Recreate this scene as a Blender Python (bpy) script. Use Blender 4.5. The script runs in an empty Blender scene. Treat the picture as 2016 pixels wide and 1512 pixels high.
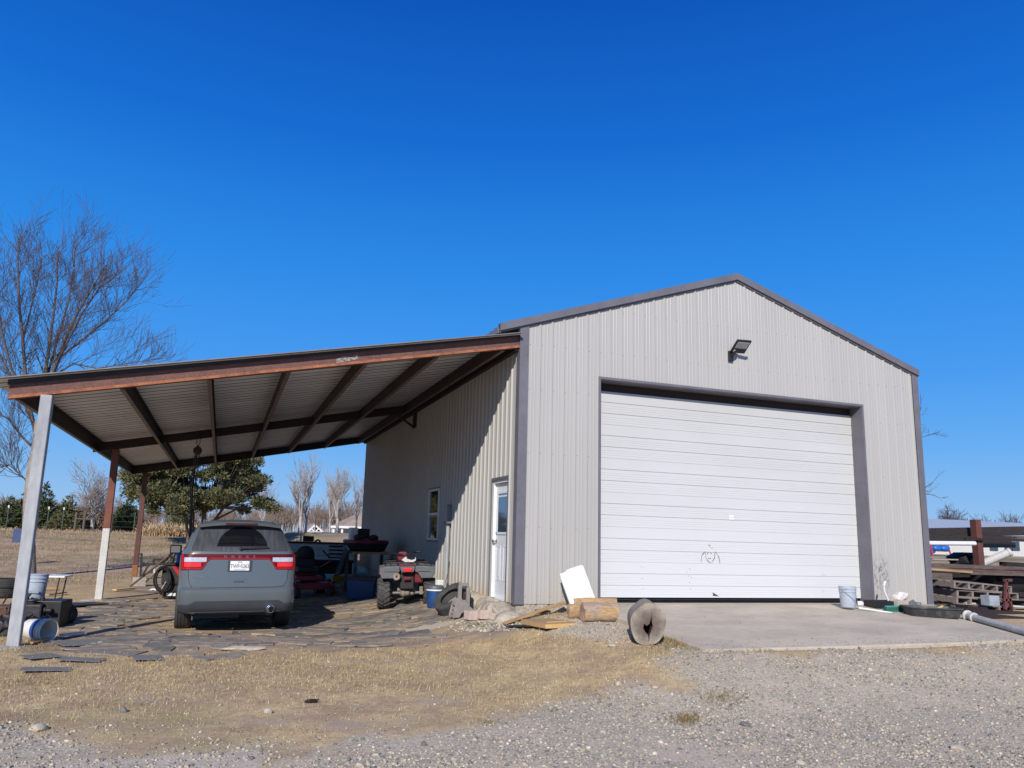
import bpy, bmesh, math, random
import numpy as np
from mathutils import Vector, Matrix, Quaternion
R = math.radians
scene = bpy.context.scene
COL = scene.collection
rnd = random.Random(7)

# ------------------------------------------------------------------ camera
YAW, PITCH, ROLL = 0.3341, 0.1814, 0.0289
CAM = Vector((-4.6387, -12.031, 1.0248))
FL, PPX, PPY = 1503.9, 973.4, 786.5
cF = Vector((math.sin(YAW)*math.cos(PITCH), math.cos(YAW)*math.cos(PITCH), math.sin(PITCH)))
r0 = Vector((math.cos(YAW), -math.sin(YAW), 0)); u0 = r0.cross(cF)
cR = r0*math.cos(ROLL)+u0*math.sin(ROLL); cU = u0*math.cos(ROLL)-r0*math.sin(ROLL)
cam_d = bpy.data.cameras.new('camera'); cam = bpy.data.objects.new('camera', cam_d); COL.objects.link(cam)
mw = Matrix.Identity(4)
for i in range(3):
    mw[i][0] = cR[i]; mw[i][1] = cU[i]; mw[i][2] = -cF[i]; mw[i][3] = CAM[i]
cam.matrix_world = mw
cam_d.sensor_width = 36; cam_d.lens = FL/2016*36
cam_d.shift_x = (1008-PPX)/2016; cam_d.shift_y = (PPY-756)/2016
cam_d.clip_start = .05; cam_d.clip_end = 6000
scene.camera = cam

# ------------------------------------------------------------------ light
SUN_AZ, SUN_EL = 28, 30
w = bpy.data.worlds.new('World'); scene.world = w; w.use_nodes = True
nt = w.node_tree; bgn = nt.nodes['Background']
sky = nt.nodes.new('ShaderNodeTexSky'); sky.sky_type = 'NISHITA'; sky.sun_disc = False
sky.sun_elevation = R(SUN_EL); sky.sun_rotation = R(180+SUN_AZ)
sky.air_density = 1.0; sky.dust_density = 0.1; sky.ozone_density = 4.0; sky.altitude = 200
# the deep clear winter blue of the photo: the Nishita sky graded by elevation
tcw = nt.nodes.new('ShaderNodeTexCoord'); sx = nt.nodes.new('ShaderNodeSeparateXYZ'); nt.links.new(tcw.outputs['Generated'], sx.inputs[0])
rw = nt.nodes.new('ShaderNodeValToRGB'); nt.links.new(sx.outputs[2], rw.inputs[0])
def lin(c): return tuple((v/255/12.92 if v/255 <= .04045 else ((v/255+.055)/1.055)**2.4) for v in c)+(1,)
SKY = [(0, (158, 196, 236)), (.05, (138, 187, 238)), (.12, (100, 172, 242)), (.2, (70, 155, 240)), (.33, (42, 138, 232)), (.48, (18, 108, 210)), (.62, (8, 84, 186)), (1, (5, 62, 156))]
while len(rw.color_ramp.elements) < len(SKY): rw.color_ramp.elements.new(.5)
for e, (p, c) in zip(rw.color_ramp.elements, SKY): e.position = p; e.color = lin(c)
mg = nt.nodes.new('ShaderNodeMix'); mg.data_type = 'RGBA'; mg.inputs[0].default_value = .03
sc_ = nt.nodes.new('ShaderNodeVectorMath'); sc_.operation = 'SCALE'; sc_.inputs['Scale'].default_value = 1/.12
nt.links.new(rw.outputs[0], sc_.inputs[0]); nt.links.new(sc_.outputs[0], mg.inputs[6]); nt.links.new(sky.outputs[0], mg.inputs[7])
nt.links.new(mg.outputs[2], bgn.inputs[0])
bgn.inputs[1].default_value = 0.12
sd = bpy.data.lights.new('sun', 'SUN'); sd.energy = 4.7; sd.angle = R(.5); sd.color = (1, .945, .86)
so = bpy.data.objects.new('sun', sd); COL.objects.link(so)
so.rotation_euler = Vector((math.sin(R(SUN_AZ))*math.cos(R(SUN_EL)), math.cos(R(SUN_AZ))*math.cos(R(SUN_EL)), -math.sin(R(SUN_EL)))).to_track_quat('-Z', 'Y').to_euler()
scene.view_settings.view_transform = 'Standard'; scene.view_settings.look = 'None'
scene.view_settings.exposure = 0; scene.view_settings.gamma = 1
scene.cycles.max_bounces = 6; scene.cycles.use_denoising = True

# ------------------------------------------------------------------ helpers
def sm(t):
    t = 0 if t < 0 else 1 if t > 1 else t
    return t*t*(3-2*t)
def ground(x, y):
    z = -.56
    wall = sm((x+2.8)/2.6)*sm((y+1.5)/2.0)*sm((14-abs(x-4.5))/3)
    z += .22*wall
    z += .13*sm((x+.8)/.6)*sm((y-.5)/2)*sm((14-abs(x-4.5))/3)
    wx = sm((x+1.5)/2.3)*sm((22-x)/8)
    if y > -3.5: f = -.13+(-.137)*min(1, max(0, -y/3.5))
    else: f = -.267-.293*sm((-3.5-y)/2.6)
    back = sm((y-1.0)/5)
    z = max(z, z*(1-wx*(1-.75*back))+f*wx*(1-.75*back))
    d = max(y-14, (x-24)*.8, (-x-30)*.5, 0)
    z += 1.4*sm(d/34)
    return z
def ray(u, v):
    return cF+cR*((u-PPX)/FL)-cU*((v-PPY)/FL)
def at(u, v, x=None, y=None, z=None):
    """the point of the real plane x=, y= or z= that the photo shows at (u, v)"""
    d = ray(u, v)
    t = (x-CAM.x)/d.x if x is not None else (y-CAM.y)/d.y if y is not None else (z-CAM.z)/d.z
    return CAM+d*t
def foot(u, v):
    """where the ground meets the line of sight"""
    d = ray(u, v); t = 3.0
    while t < 400:
        p = CAM+d*t
        if p.z <= ground(p.x, p.y): return Vector((p.x, p.y, ground(p.x, p.y)))
        t += .02 if t < 40 else .2
    return CAM+d*60

def tag(o, label=None, cat=None, group=None, kind=None):
    if label: o['label'] = label
    if cat: o['category'] = cat
    if group: o['group'] = group
    if kind: o['kind'] = kind
    elif cat: o['kind'] = 'thing'
    return o
def thing(name, label, cat, loc=(0, 0, 0), rz=0, group=None):
    o = bpy.data.objects.new(name, None); COL.objects.link(o)
    o.location = loc; o.rotation_euler = (0, 0, rz); o.empty_display_size = .2
    return tag(o, label, cat, group)
def copy_tree(o, parent=None):
    c = o.copy(); COL.objects.link(c); c.parent = parent
    for ch in list(o.children): copy_tree(ch, c)
    return c

class MB:
    def __init__(s): s.v = []; s.f = []
    def add(s, vs, fs):
        b = len(s.v); s.v += [tuple(p) for p in vs]; s.f += [tuple(i+b for i in f) for f in fs]; return s
    def box(s, c, size, rot=None, taper=1.0):
        hx, hy, hz = (q/2 for q in size); c = Vector(c)
        vs = []
        for dz in (-1, 1):
            k = 1 if dz < 0 else taper
            for dx, dy in ((-1, -1), (1, -1), (1, 1), (-1, 1)):
                p = Vector((dx*hx*k, dy*hy*k, dz*hz))
                if rot is not None: p = rot @ p
                vs.append(c+p)
        return s.add(vs, [(3, 2, 1, 0), (4, 5, 6, 7), (0, 1, 5, 4), (1, 2, 6, 5), (2, 3, 7, 6), (3, 0, 4, 7)])
    def span(s, a, b):
        a = Vector(a); b = Vector(b)
        return s.box((a+b)/2, [abs(q) for q in (b-a)])
    def beam(s, p0, p1, wd, ht, up=(0, 0, 1)):
        p0 = Vector(p0); p1 = Vector(p1); d = (p1-p0); L = d.length; d.normalize()
        up = Vector(up); sd_ = d.cross(up)
        if sd_.length < 1e-4: sd_ = d.cross(Vector((0, 1, 0)))
        sd_.normalize(); u = sd_.cross(d)
        m = Matrix((sd_, d, u)).transposed()
        return s.box((p0+p1)/2, (wd, L, ht), m)
    def tube(s, pts, r, n=8, caps=True):
        pts = [Vector(p) for p in pts]; rs = r if isinstance(r, (list, tuple)) else [r]*len(pts)
        vs = []; prev = None
        for i, p in enumerate(pts):
            t = (pts[min(i+1, len(pts)-1)]-pts[max(i-1, 0)])
            t = t.normalized() if t.length > 1e-9 else Vector((0, 0, 1))
            if prev is None:
                a = t.orthogonal().normalized()
            else:
                a = prev-t*prev.dot(t)
                a = a.normalized() if a.length > 1e-6 else t.orthogonal().normalized()
            prev = a; b = t.cross(a)
            for k in range(n):
                q = 2*math.pi*k/n
                vs.append(p+(a*math.cos(q)+b*math.sin(q))*rs[i])
        fs = []
        for i in range(len(pts)-1):
            for k in range(n):
                k2 = (k+1) % n
                fs.append((i*n+k, i*n+k2, (i+1)*n+k2, (i+1)*n+k))
        if caps:
            fs.append(tuple(reversed(range(n)))); fs.append(tuple((len(pts)-1)*n+k for k in range(n)))
        return s.add(vs, fs)
    def lathe(s, prof, o=(0, 0, 0), axis=(0, 0, 1), n=24, caps=True):
        """prof: (radius, height) list"""
        o = Vector(o); ax = Vector(axis).normalized(); a = ax.orthogonal().normalized(); b = ax.cross(a)
        vs = []; m = len(prof)
        for r_, h in prof:
            for k in range(n):
                q = 2*math.pi*k/n
                vs.append(o+ax*h+(a*math.cos(q)+b*math.sin(q))*r_)
        fs = []
        for i in range(m-1):
            for k in range(n):
                k2 = (k+1) % n
                fs.append((i*n+k, i*n+k2, (i+1)*n+k2, (i+1)*n+k))
        if caps:
            if prof[0][0] > 1e-5: fs.append(tuple(reversed(range(n))))
            if prof[-1][0] > 1e-5: fs.append(tuple((m-1)*n+k for k in range(n)))
        return s.add(vs, fs)
    def prism(s, poly, o, ax, ay, az, depth):
        """polygon in the ax/ay plane pushed along az"""
        o = Vector(o); ax = Vector(ax); ay = Vector(ay); az = Vector(az); n = len(poly)
        vs = [o+ax*p[0]+ay*p[1] for p in poly]+[o+ax*p[0]+ay*p[1]+az*depth for p in poly]
        fs = [tuple(range(n)), tuple(reversed(range(n, 2*n)))]+[(i, (i+1) % n+0, (i+1) % n+n, i+n) for i in range(n)]
        return s.add(vs, fs)
    def loft(s, rings, cap=True, closed=True):
        n = len(rings[0]); vs = [p for r_ in rings for p in r_]; fs = []
        for i in range(len(rings)-1):
            for k in range(n if closed else n-1):
                k2 = (k+1) % n
                fs.append((i*n+k, i*n+k2, (i+1)*n+k2, (i+1)*n+k))
        if cap and closed:
            fs.append(tuple(reversed(range(n)))); fs.append(tuple((len(rings)-1)*n+k for k in range(n)))
        return s.add(vs, fs)
    def grid(s, P):
        m = len(P); n = len(P[0]); vs = [p for r_ in P for p in r_]
        return s.add(vs, [(i*n+k, i*n+k+1, (i+1)*n+k+1, (i+1)*n+k) for i in range(m-1) for k in range(n-1)])
    def rock(s, c, size, rz=0, seed=0, rough=.22, n=1):
        r_ = random.Random(seed); bm = bmesh.new(); bmesh.ops.create_icosphere(bm, subdivisions=n, radius=1)
        q = Matrix.Rotation(rz, 3, 'Z')
        vs = []
        for v in bm.verts:
            k = 1+r_.uniform(-rough, rough)
            vs.append(Vector(c)+q @ Vector((v.co.x*size[0]*k/2, v.co.y*size[1]*k/2, v.co.z*size[2]*k/2)))
        fs = [tuple(v.index for v in f.verts) for f in bm.faces]; bm.free()
        return s.add(vs, fs)
    def build(s, name, mat, parent=None, smooth=None, bevel=0, seg=2, sub=0, loc=None, rot=None, solid=0, fix=True):
        me = bpy.data.meshes.new(name); me.from_pydata(s.v, [], s.f); me.update()
        if fix:
            bm = bmesh.new(); bm.from_mesh(me); bmesh.ops.recalc_face_normals(bm, faces=bm.faces); bm.to_mesh(me); bm.free()
        o = bpy.data.objects.new(name, me); COL.objects.link(o)
        if mat is not None: me.materials.append(mat)
        if smooth is not None:
            me.polygons.foreach_set('use_smooth', [True]*len(me.polygons))
            if smooth < 180:
                me.set_sharp_from_angle(angle=R(smooth))
        if parent is not None: o.parent = parent
        if loc is not None: o.location = loc
        if rot is not None: o.rotation_euler = rot
        if solid:
            m = o.modifiers.new('solid', 'SOLIDIFY'); m.thickness = solid
        if bevel:
            m = o.modifiers.new('bevel', 'BEVEL'); m.width = bevel; m.segments = seg; m.limit_method = 'ANGLE'; m.angle_limit = R(35)
        if sub:
            m = o.modifiers.new('sub', 'SUBSURF'); m.levels = sub; m.render_levels = sub
        return o

def np_mesh(name, V, F, mat, parent=None, smooth=False, attrs=None):
    """V (n,3), F (m,k) arrays"""
    me = bpy.data.meshes.new(name); V = np.asarray(V, np.float32); F = np.asarray(F, np.int32)
    me.vertices.add(len(V)); me.vertices.foreach_set('co', V.ravel())
    k = F.shape[1]; me.loops.add(F.size); me.loops.foreach_set('vertex_index', F.ravel())
    me.polygons.add(len(F)); me.polygons.foreach_set('loop_start', np.arange(0, F.size, k, dtype=np.int32))
    me.polygons.foreach_set('loop_total', np.full(len(F), k, np.int32))
    if smooth: me.polygons.foreach_set('use_smooth', np.ones(len(F), bool))
    me.update(calc_edges=True); me.validate()
    if attrs:
        for an, arr in attrs.items():
            a = me.attributes.new(an, 'FLOAT_COLOR', 'POINT'); a.data.foreach_set('color', np.asarray(arr, np.float32).ravel())
    o = bpy.data.objects.new(name, me); COL.objects.link(o); me.materials.append(mat)
    if parent is not None: o.parent = parent
    return o

# ------------------------------------------------------------------ materials
def newmat(name):
    m = bpy.data.materials.new(name); m.use_nodes = True
    n = m.node_tree.nodes; b = n['Principled BSDF']
    return m, n, m.node_tree.links, b
def ramp(n, l, src, stops):
    r_ = n.new('ShaderNodeValToRGB'); l.new(src, r_.inputs[0])
    while len(r_.color_ramp.elements) < len(stops): r_.color_ramp.elements.new(.5)
    for e, (p, c) in zip(r_.color_ramp.elements, stops):
        e.position = p; e.color = (c[0], c[1], c[2], 1) if isinstance(c, (tuple, list)) else (c, c, c, 1)
    return r_.outputs[0]
def noise(n, l, vec, scale, detail=4, rough=.6, dist=0):
    t = n.new('ShaderNodeTexNoise'); t.inputs['Scale'].default_value = scale; t.inputs['Detail'].default_value = detail
    t.inputs['Roughness'].default_value = rough; t.inputs['Distortion'].default_value = dist
    l.new(vec, t.inputs['Vector']); return t.outputs[0]
def mapping(n, l, vec, scale=(1, 1, 1), loc=(0, 0, 0), rot=(0, 0, 0)):
    m = n.new('ShaderNodeMapping'); m.inputs['Scale'].default_value = scale; m.inputs['Location'].default_value = loc
    m.inputs['Rotation'].default_value = rot; l.new(vec, m.inputs['Vector']); return m.outputs[0]
def mix(n, l, fac, a, b, mode='MIX'):
    m = n.new('ShaderNodeMix'); m.data_type = 'RGBA'; m.blend_type = mode
    for sock, val in ((m.inputs[0], fac), (m.inputs[6], a), (m.inputs[7], b)):
        if isinstance(val, (int, float)): sock.default_value = val
        elif isinstance(val, (tuple, list)): sock.default_value = (val[0], val[1], val[2], 1)
        else: l.new(val, sock)
    return m.outputs[2]
def math_(n, l, op, a, b=None, c=None, clamp=False):
    m = n.new('ShaderNodeMath'); m.operation = op; m.use_clamp = clamp
    for i, val in enumerate((a, b, c)):
        if val is None: continue
        if isinstance(val, (int, float)): m.inputs[i].default_value = val
        else: l.new(val, m.inputs[i])
    return m.outputs[0]
def bump(n, l, b, h, strength=.3, dist=.01):
    m = n.new('ShaderNodeBump'); m.inputs['Strength'].default_value = strength; m.inputs['Distance'].default_value = dist
    l.new(h, m.inputs['Height']); l.new(m.outputs[0], b.inputs['Normal'])
def M(name, col, rough=.6, metal=0, col2=None, scale=6, spread=(.35, .7), bscale=0, bstr=.25, bdist=.004, stretch=(1, 1, 1), spec=.5, coat=0, detail=5, fine=.12, trans=0, world=False):
    """general surface: two tones mixed by noise, fine mottling, optional bump"""
    m, n, l, b = newmat(name)
    tc = n.new('ShaderNodeTexCoord')
    vec = tc.outputs['Object']
    if world:
        g = n.new('ShaderNodeNewGeometry'); vec = g.outputs['Position']
    if stretch != (1, 1, 1): vec = mapping(n, l, vec, stretch)
    if col2 is None: col2 = tuple(c*.72 for c in col)
    f = noise(n, l, vec, scale, detail)
    f = ramp(n, l, f, [(spread[0], 0.0), (spread[1], 1.0)])
    c = mix(n, l, f, col, col2)
    if fine:
        f2 = noise(n, l, vec, scale*9, 3)
        f2 = ramp(n, l, f2, [(.3, 1-fine), (.7, 1+fine)])
        c = mix(n, l, 1.0, c, f2, 'MULTIPLY')
    l.new(c, b.inputs['Base Color'])
    b.inputs['Roughness'].default_value = rough; b.inputs['Metallic'].default_value = metal
    b.inputs['Specular IOR Level'].default_value = spec
    b.inputs['Coat Weight'].default_value = coat
    if coat: b.inputs['Coat Roughness'].default_value = .06
    if trans: b.inputs['Transmission Weight'].default_value = trans
    if bscale: bump(n, l, b, noise(n, l, vec, bscale, 4), bstr, bdist)
    return m

m_trim = M('brown_grey_trim_paint', (.155, .148, .172), .5, 0, (.12, .115, .13), 2, fine=.06)
m_silver = M('galvanised_sheet', (.55, .56, .58), .42, .85, (.36, .36, .37), 9, bscale=14, bstr=.05)
m_rust = M('rusty_steel', (.175, .082, .065), .8, .1, (.11, .058, .05), 5, bscale=40, fine=.3)
m_rust2 = M('orange_rust_flange', (.4, .15, .07), .85, .1, (.2, .07, .04), 6, bscale=40, fine=.3)
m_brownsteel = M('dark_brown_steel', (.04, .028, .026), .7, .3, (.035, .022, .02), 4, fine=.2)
m_conc = M('weathered_concrete', (.42, .39, .34), .9, 0, (.3, .27, .23), 3, bscale=30, bstr=.4, bdist=.01, fine=.2)
m_conc_rough = M('broken_concrete', (.47, .41, .33), .95, 0, (.27, .23, .18), 5, bscale=14, bstr=.9, bdist=.03, fine=.25)
m_black = M('black_plastic', (.012, .012, .014), .5, 0, (.02, .02, .022), 6, fine=.2)
m_blackm = M('matt_black_steel', (.02, .02, .021), .7, .2, (.035, .03, .028), 5, fine=.3)
m_rubber = M('tyre_rubber', (.024, .025, .028), .75, 0, (.05, .047, .043), 5, bscale=60, bstr=.3, fine=.3)
m_rubber_dusty = M('dusty_tyre_rubber', (.07, .068, .064), .85, 0, (.035, .034, .033), 6, bscale=60, bstr=.3, fine=.3)
m_white = M('white_paint', (.78, .79, .8), .5, 0, (.7, .7, .69), 3, fine=.04)
m_greypaint = M('pale_grey_paint', (.4, .41, .42), .55, .1, (.27, .28, .3), 2.2, stretch=(1, 1, .3), fine=.12)
m_greypaint2 = M('chalky_white_primer', (.6, .59, .57), .7, 0, (.5, .48, .46), 3, fine=.1)
def glass(name, tint=(.02, .025, .03), rough=.04, spec=1.0):
    m, n, l, b = newmat(name)
    b.inputs['Base Color'].default_value = (*tint, 1); b.inputs['Roughness'].default_value = rough
    b.inputs['Specular IOR Level'].default_value = spec; b.inputs['IOR'].default_value = 1.6
    b.inputs['Coat Weight'].default_value = .6; b.inputs['Coat Roughness'].default_value = .03
    return m
m_glass = glass('window_glass')
def wood(name, c1, c2, rough=.8, axis=0, scale=3, bstr=.3):
    m, n, l, b = newmat(name); tc = n.new('ShaderNodeTexCoord')
    st = [14, 14, 14]; st[axis] = 1.2
    v = mapping(n, l, tc.outputs['Object'], tuple(st))
    f = noise(n, l, v, scale, 6, .65, .6)
    c = mix(n, l, ramp(n, l, f, [(.32, 0.0), (.68, 1.0)]), c1, c2)
    f2 = ramp(n, l, noise(n, l, v, scale*5, 3), [(.3, .8), (.7, 1.15)])
    c = mix(n, l, 1.0, c, f2, 'MULTIPLY')
    l.new(c, b.inputs['Base Color']); b.inputs['Roughness'].default_value = rough; b.inputs['Specular IOR Level'].default_value = .25
    bump(n, l, b, f, bstr, .004)
    return m
m_wood = wood('sawn_lumber', (.5, .33, .17), (.34, .2, .1))
m_wood_old = wood('weathered_grey_timber', (.17, .13, .11), (.075, .06, .055))
m_wood_tan = wood('tan_plywood', (.46, .31, .17), (.3, .19, .1), scale=1.4)
m_wood_new = wood('fresh_yellow_pine', (.72, .5, .22), (.6, .38, .15))
m_wood_z = wood('upright_lumber', (.24, .17, .1), (.14, .09, .06), axis=2)

def wall_mat():
    m, n, l, b = newmat('light_stone_ribbed_metal')
    g = n.new('ShaderNodeNewGeometry'); pos = g.outputs['Position']
    sep = n.new('ShaderNodeSeparateXYZ'); l.new(pos, sep.inputs[0])
    c = mix(n, l, ramp(n, l, noise(n, l, mapping(n, l, pos, (1, 1, .15)), 1.2, 4), [(.35, 0.0), (.7, 1.0)]), (.435, .42, .394), (.4, .386, .36))
    # rain splash and dust low on the sheets
    hgt = math_(n, l, 'MULTIPLY_ADD', sep.outputs[2], -2.2, 1.0, clamp=True)
    nz = ramp(n, l, noise(n, l, mapping(n, l, pos, (9, 9, 1.5)), 1, 5), [(.35, 0.0), (.75, 1.0)])
    dirt = math_(n, l, 'MULTIPLY', math_(n, l, 'MULTIPLY', hgt, hgt), math_(n, l, 'MULTIPLY_ADD', nz, .8, .25))
    side = math_(n, l, 'LESS_THAN', sep.outputs[0], .03)
    dirt = math_(n, l, 'MULTIPLY', dirt, math_(n, l, 'MULTIPLY_ADD', side, .75, .3))
    c = mix(n, l, dirt, c, (.42, .32, .18))
    # black sooty splatter right of the big door
    dx = math_(n, l, 'MULTIPLY', math_(n, l, 'SUBTRACT', sep.outputs[0], 7.72), 4.2)
    dz = math_(n, l, 'MULTIPLY', math_(n, l, 'SUBTRACT', sep.outputs[2], .55), 2.3)
    rr = math_(n, l, 'ADD', math_(n, l, 'MULTIPLY', dx, dx), math_(n, l, 'MULTIPLY', dz, dz))
    inside = math_(n, l, 'SUBTRACT', 1.15, rr, clamp=True)
    sp = ramp(n, l, noise(n, l, mapping(n, l, pos, (26, 26, 11)), 1, 4, .6, 1.0), [(.5, 0.0), (.58, 1.0)])
    splat = math_(n, l, 'MULTIPLY', math_(n, l, 'MULTIPLY', inside, sp), .7)
    c = mix(n, l, splat, c, (.06, .055, .055))
    l.new(c, b.inputs['Base Color']); b.inputs['Roughness'].default_value = .33; b.inputs['Specular IOR Level'].default_value = .5
    bump(n, l, b, noise(n, l, pos, 3, 3), .06, .01)
    return m
m_wall = wall_mat()
# ------------------------------------------------------------------ terrain
def axis_pts(lo, hi, a, b, step, growth=1.17, lim=2600):
    pts = list(np.arange(a, b+1e-6, step)); s_ = step; q = b
    while q < hi: s_ = min(s_*growth, 400); q += s_; pts.append(q)
    s_ = step; q = a
    while q > lo: s_ = min(s_*growth, 400); q -= s_; pts.insert(0, q)
    return pts
GX = axis_pts(-2200, 2200, -9.0, 10.5, .11); GY = axis_pts(-300, 2800, -8.6, 9.0, .11)
def yb(x): return float(np.interp(x, [-30, -6.1, -5, -4, -3.4, -2.4, -.9, .3, 1.1, 1.6, 10, 14, 30], [-4.6, -4.75, -5.0, -5.0, -4.8, -4.75, -4.4, -3.9, -3.2, -3.3, -3.3, -2.6, -2.5]))
def vnoise(seed):
    r_ = np.random.RandomState(seed); T = r_.rand(64, 64)
    def f(x, y, s):
        x = x*s; y = y*s; xi = int(math.floor(x)); yi = int(math.floor(y)); fx = x-xi; fy = y-yi
        fx = fx*fx*(3-2*fx); fy = fy*fy*(3-2*fy)
        a = T[xi % 64, yi % 64]; b = T[(xi+1) % 64, yi % 64]; c = T[xi % 64, (yi+1) % 64]; d = T[(xi+1) % 64, (yi+1) % 64]
        return (a*(1-fx)+b*fx)*(1-fy)+(c*(1-fx)+d*fx)*fy-.5
    return f
vn = vnoise(3); vn2 = vnoise(9)
def masks(x, y):
    wob = vn(x, y, .8)*.9+vn2(x, y, 2.3)*.5+vn(x, y, 6)*.25
    grav = sm((yb(x)-.25-y+wob*1.5)/1.2+.4)
    # thin streaks and the trodden pale gravel by the slab
    pale = sm(1.25-math.hypot((x-.75)/1.0, (y+1.6)/1.5)+wob*.4)
    pale = max(pale, .8*sm(1.2-math.hypot((x+1.5)/1.6, (y-.55)/.45)+wob*.6))
    dirt = sm((-5.55-y)/.3+wob)*sm((-3.7-x)/.6+wob) if y < -5 else 0
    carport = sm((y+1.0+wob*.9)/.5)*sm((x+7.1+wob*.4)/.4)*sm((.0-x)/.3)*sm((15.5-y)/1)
    grav = grav*(1-dirt); pale = max(pale, dirt*.9)
    return grav, pale, carport, wob
gv = []; gm = []
for yy in GY:
    for xx in GX:
        z = ground(xx, yy)
        if -9.5 < xx < 11 and -8.7 < yy < 9.5:
            z += .018*vn(xx, yy, 1.1)+.012*vn2(xx, yy, 4)
            if xx > 1.15 and yy > -3.6: z = min(z, -.0714*max(-yy, 0)-.07)
            if xx > 0 and yy > 0: z = min(z, -.3)
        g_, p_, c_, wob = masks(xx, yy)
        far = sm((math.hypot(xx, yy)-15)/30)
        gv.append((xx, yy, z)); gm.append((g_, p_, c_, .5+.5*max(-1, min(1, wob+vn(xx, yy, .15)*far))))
nx = len(GX); ny = len(GY)
I, J = np.meshgrid(np.arange(nx-1), np.arange(ny-1))
q = (J*nx+I).ravel(); gf = np.stack([q, q+1, q+nx+1, q+nx], 1)

def ground_mat():
    m, n, l, b = newmat('yard_ground_earth')
    g = n.new('ShaderNodeNewGeometry'); pos = g.outputs['Position']
    at_ = n.new('ShaderNodeAttribute'); at_.attribute_name = 'mask'
    s_ = n.new('ShaderNodeSeparateColor'); l.new(at_.outputs['Color'], s_.inputs[0])
    flat = mapping(n, l, pos, (1, 1, .2))
    n1 = noise(n, l, flat, 1.3, 6, .65); n2 = noise(n, l, flat, 9, 5, .7); n3 = noise(n, l, flat, 45, 4, .7); n4 = noise(n, l, flat, 140, 2, .7)
    # bare earth
    earth = mix(n, l, ramp(n, l, n1, [(.35, 0.0), (.65, 1.0)]), (.54, .42, .31), (.46, .35, .26))
    earth = mix(n, l, 1.0, earth, ramp(n, l, n3, [(.3, .75), (.7, 1.2)]), 'MULTIPLY')
    # dry winter grass: straw tones with soil and a little green showing through
    gr = mix(n, l, ramp(n, l, n2, [(.35, 0.0), (.62, 1.0)]), (.68, .53, .28), (.5, .355, .2))
    gr = mix(n, l, ramp(n, l, noise(n, l, flat, .55, 4), [(.52, 0.0), (.68, .5)]), gr, (.26, .24, .1))
    gr = mix(n, l, ramp(n, l, noise(n, l, flat, 1.9, 5, .7), [(.44, 0.0), (.6, .75)]), gr, (.38, .26, .17))
    gr = mix(n, l, 1.0, gr, ramp(n, l, n4, [(.28, .55), (.72, 1.4)]), 'MULTIPLY')
    gr = mix(n, l, ramp(n, l, n3, [(.5, 0.0), (.72, .6)]), gr, (.16, .12, .08))
    # crushed stone
    v = n.new('ShaderNodeTexVoronoi'); v.inputs['Scale'].default_value = 38; v.inputs['Randomness'].default_value = 1; l.new(flat, v.inputs['Vector'])
    v2 = n.new('ShaderNodeTexVoronoi'); v2.inputs['Scale'].default_value = 85; l.new(flat, v2.inputs['Vector'])
    sc1 = n.new('ShaderNodeSeparateColor'); l.new(v.outputs['Color'], sc1.inputs[0])
    sc2 = n.new('ShaderNodeSeparateColor'); l.new(v2.outputs['Color'], sc2.inputs[0])
    st = ramp(n, l, sc1.outputs[0], [(0, (.3, .27, .22)), (.25, (.44, .385, .295)), (.55, (.55, .465, .33)), (.8, (.62, .525, .37)), (1, (.73, .65, .48))])
    st2 = ramp(n, l, sc2.outputs[0], [(0, (.29, .265, .225)), (.5, (.51, .44, .325)), (1, (.69, .6, .45))])
    st = mix(n, l, .55, st, st2)
    gapf = ramp(n, l, v.outputs['Distance'], [(.35, 1.0), (.8, .7)])
    st = mix(n, l, 1.0, st, gapf, 'MULTIPLY')
    st = mix(n, l, ramp(n, l, noise(n, l, flat, 2.2, 5), [(.5, 0.0), (.72, .75)]), st, (.58, .47, .36))
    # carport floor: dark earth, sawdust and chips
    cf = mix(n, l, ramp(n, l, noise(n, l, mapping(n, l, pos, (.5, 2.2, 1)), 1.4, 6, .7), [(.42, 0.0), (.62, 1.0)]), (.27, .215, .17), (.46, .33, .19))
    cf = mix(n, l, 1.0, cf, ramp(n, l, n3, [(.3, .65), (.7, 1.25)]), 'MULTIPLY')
    c = mix(n, l, ramp(n, l, n1, [(.56, 0.0), (.68, .7)]), gr, earth)
    # the field beyond the yard
    sp = n.new('ShaderNodeSeparateXYZ'); l.new(pos, sp.inputs[0])
    fy = math_(n, l, 'MULTIPLY_ADD', sp.outputs[1], .12, -1.0, clamp=True)
    fl = mix(n, l, ramp(n, l, noise(n, l, mapping(n, l, pos, (.8, 1, 1)), .6, 6, .7), [(.38, 0.0), (.62, 1.0)]), (.5, .37, .22), (.33, .22, .14))
    fl = mix(n, l, ramp(n, l, noise(n, l, mapping(n, l, pos, (.6, 1, 1)), .16, 4), [(.5, 0.0), (.64, .8)]), fl, (.2, .19, .085))
    fl = mix(n, l, 1.0, fl, ramp(n, l, noise(n, l, flat, 5, 5, .8), [(.3, .72), (.7, 1.28)]), 'MULTIPLY')
    c = mix(n, l, fy, c, fl)
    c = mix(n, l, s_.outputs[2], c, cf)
    rag = math_(n, l, 'ADD', s_.outputs[0], math_(n, l, 'MULTIPLY', math_(n, l, 'SUBTRACT', n2, .5), 1.3))
    rag = math_(n, l, 'MULTIPLY_ADD', math_(n, l, 'SUBTRACT', rag, .5), 2.2, .5, clamp=True)
    c = mix(n, l, rag, c, st)
    rp = math_(n, l, 'ADD', s_.outputs[1], math_(n, l, 'MULTIPLY', math_(n, l, 'SUBTRACT', n3, .5), 1.0))
    rp = math_(n, l, 'MULTIPLY_ADD', math_(n, l, 'SUBTRACT', rp, .6), 3.0, .5, clamp=True)
    pk = mix(n, l, .35, st, (.56, .48, .39))
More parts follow.
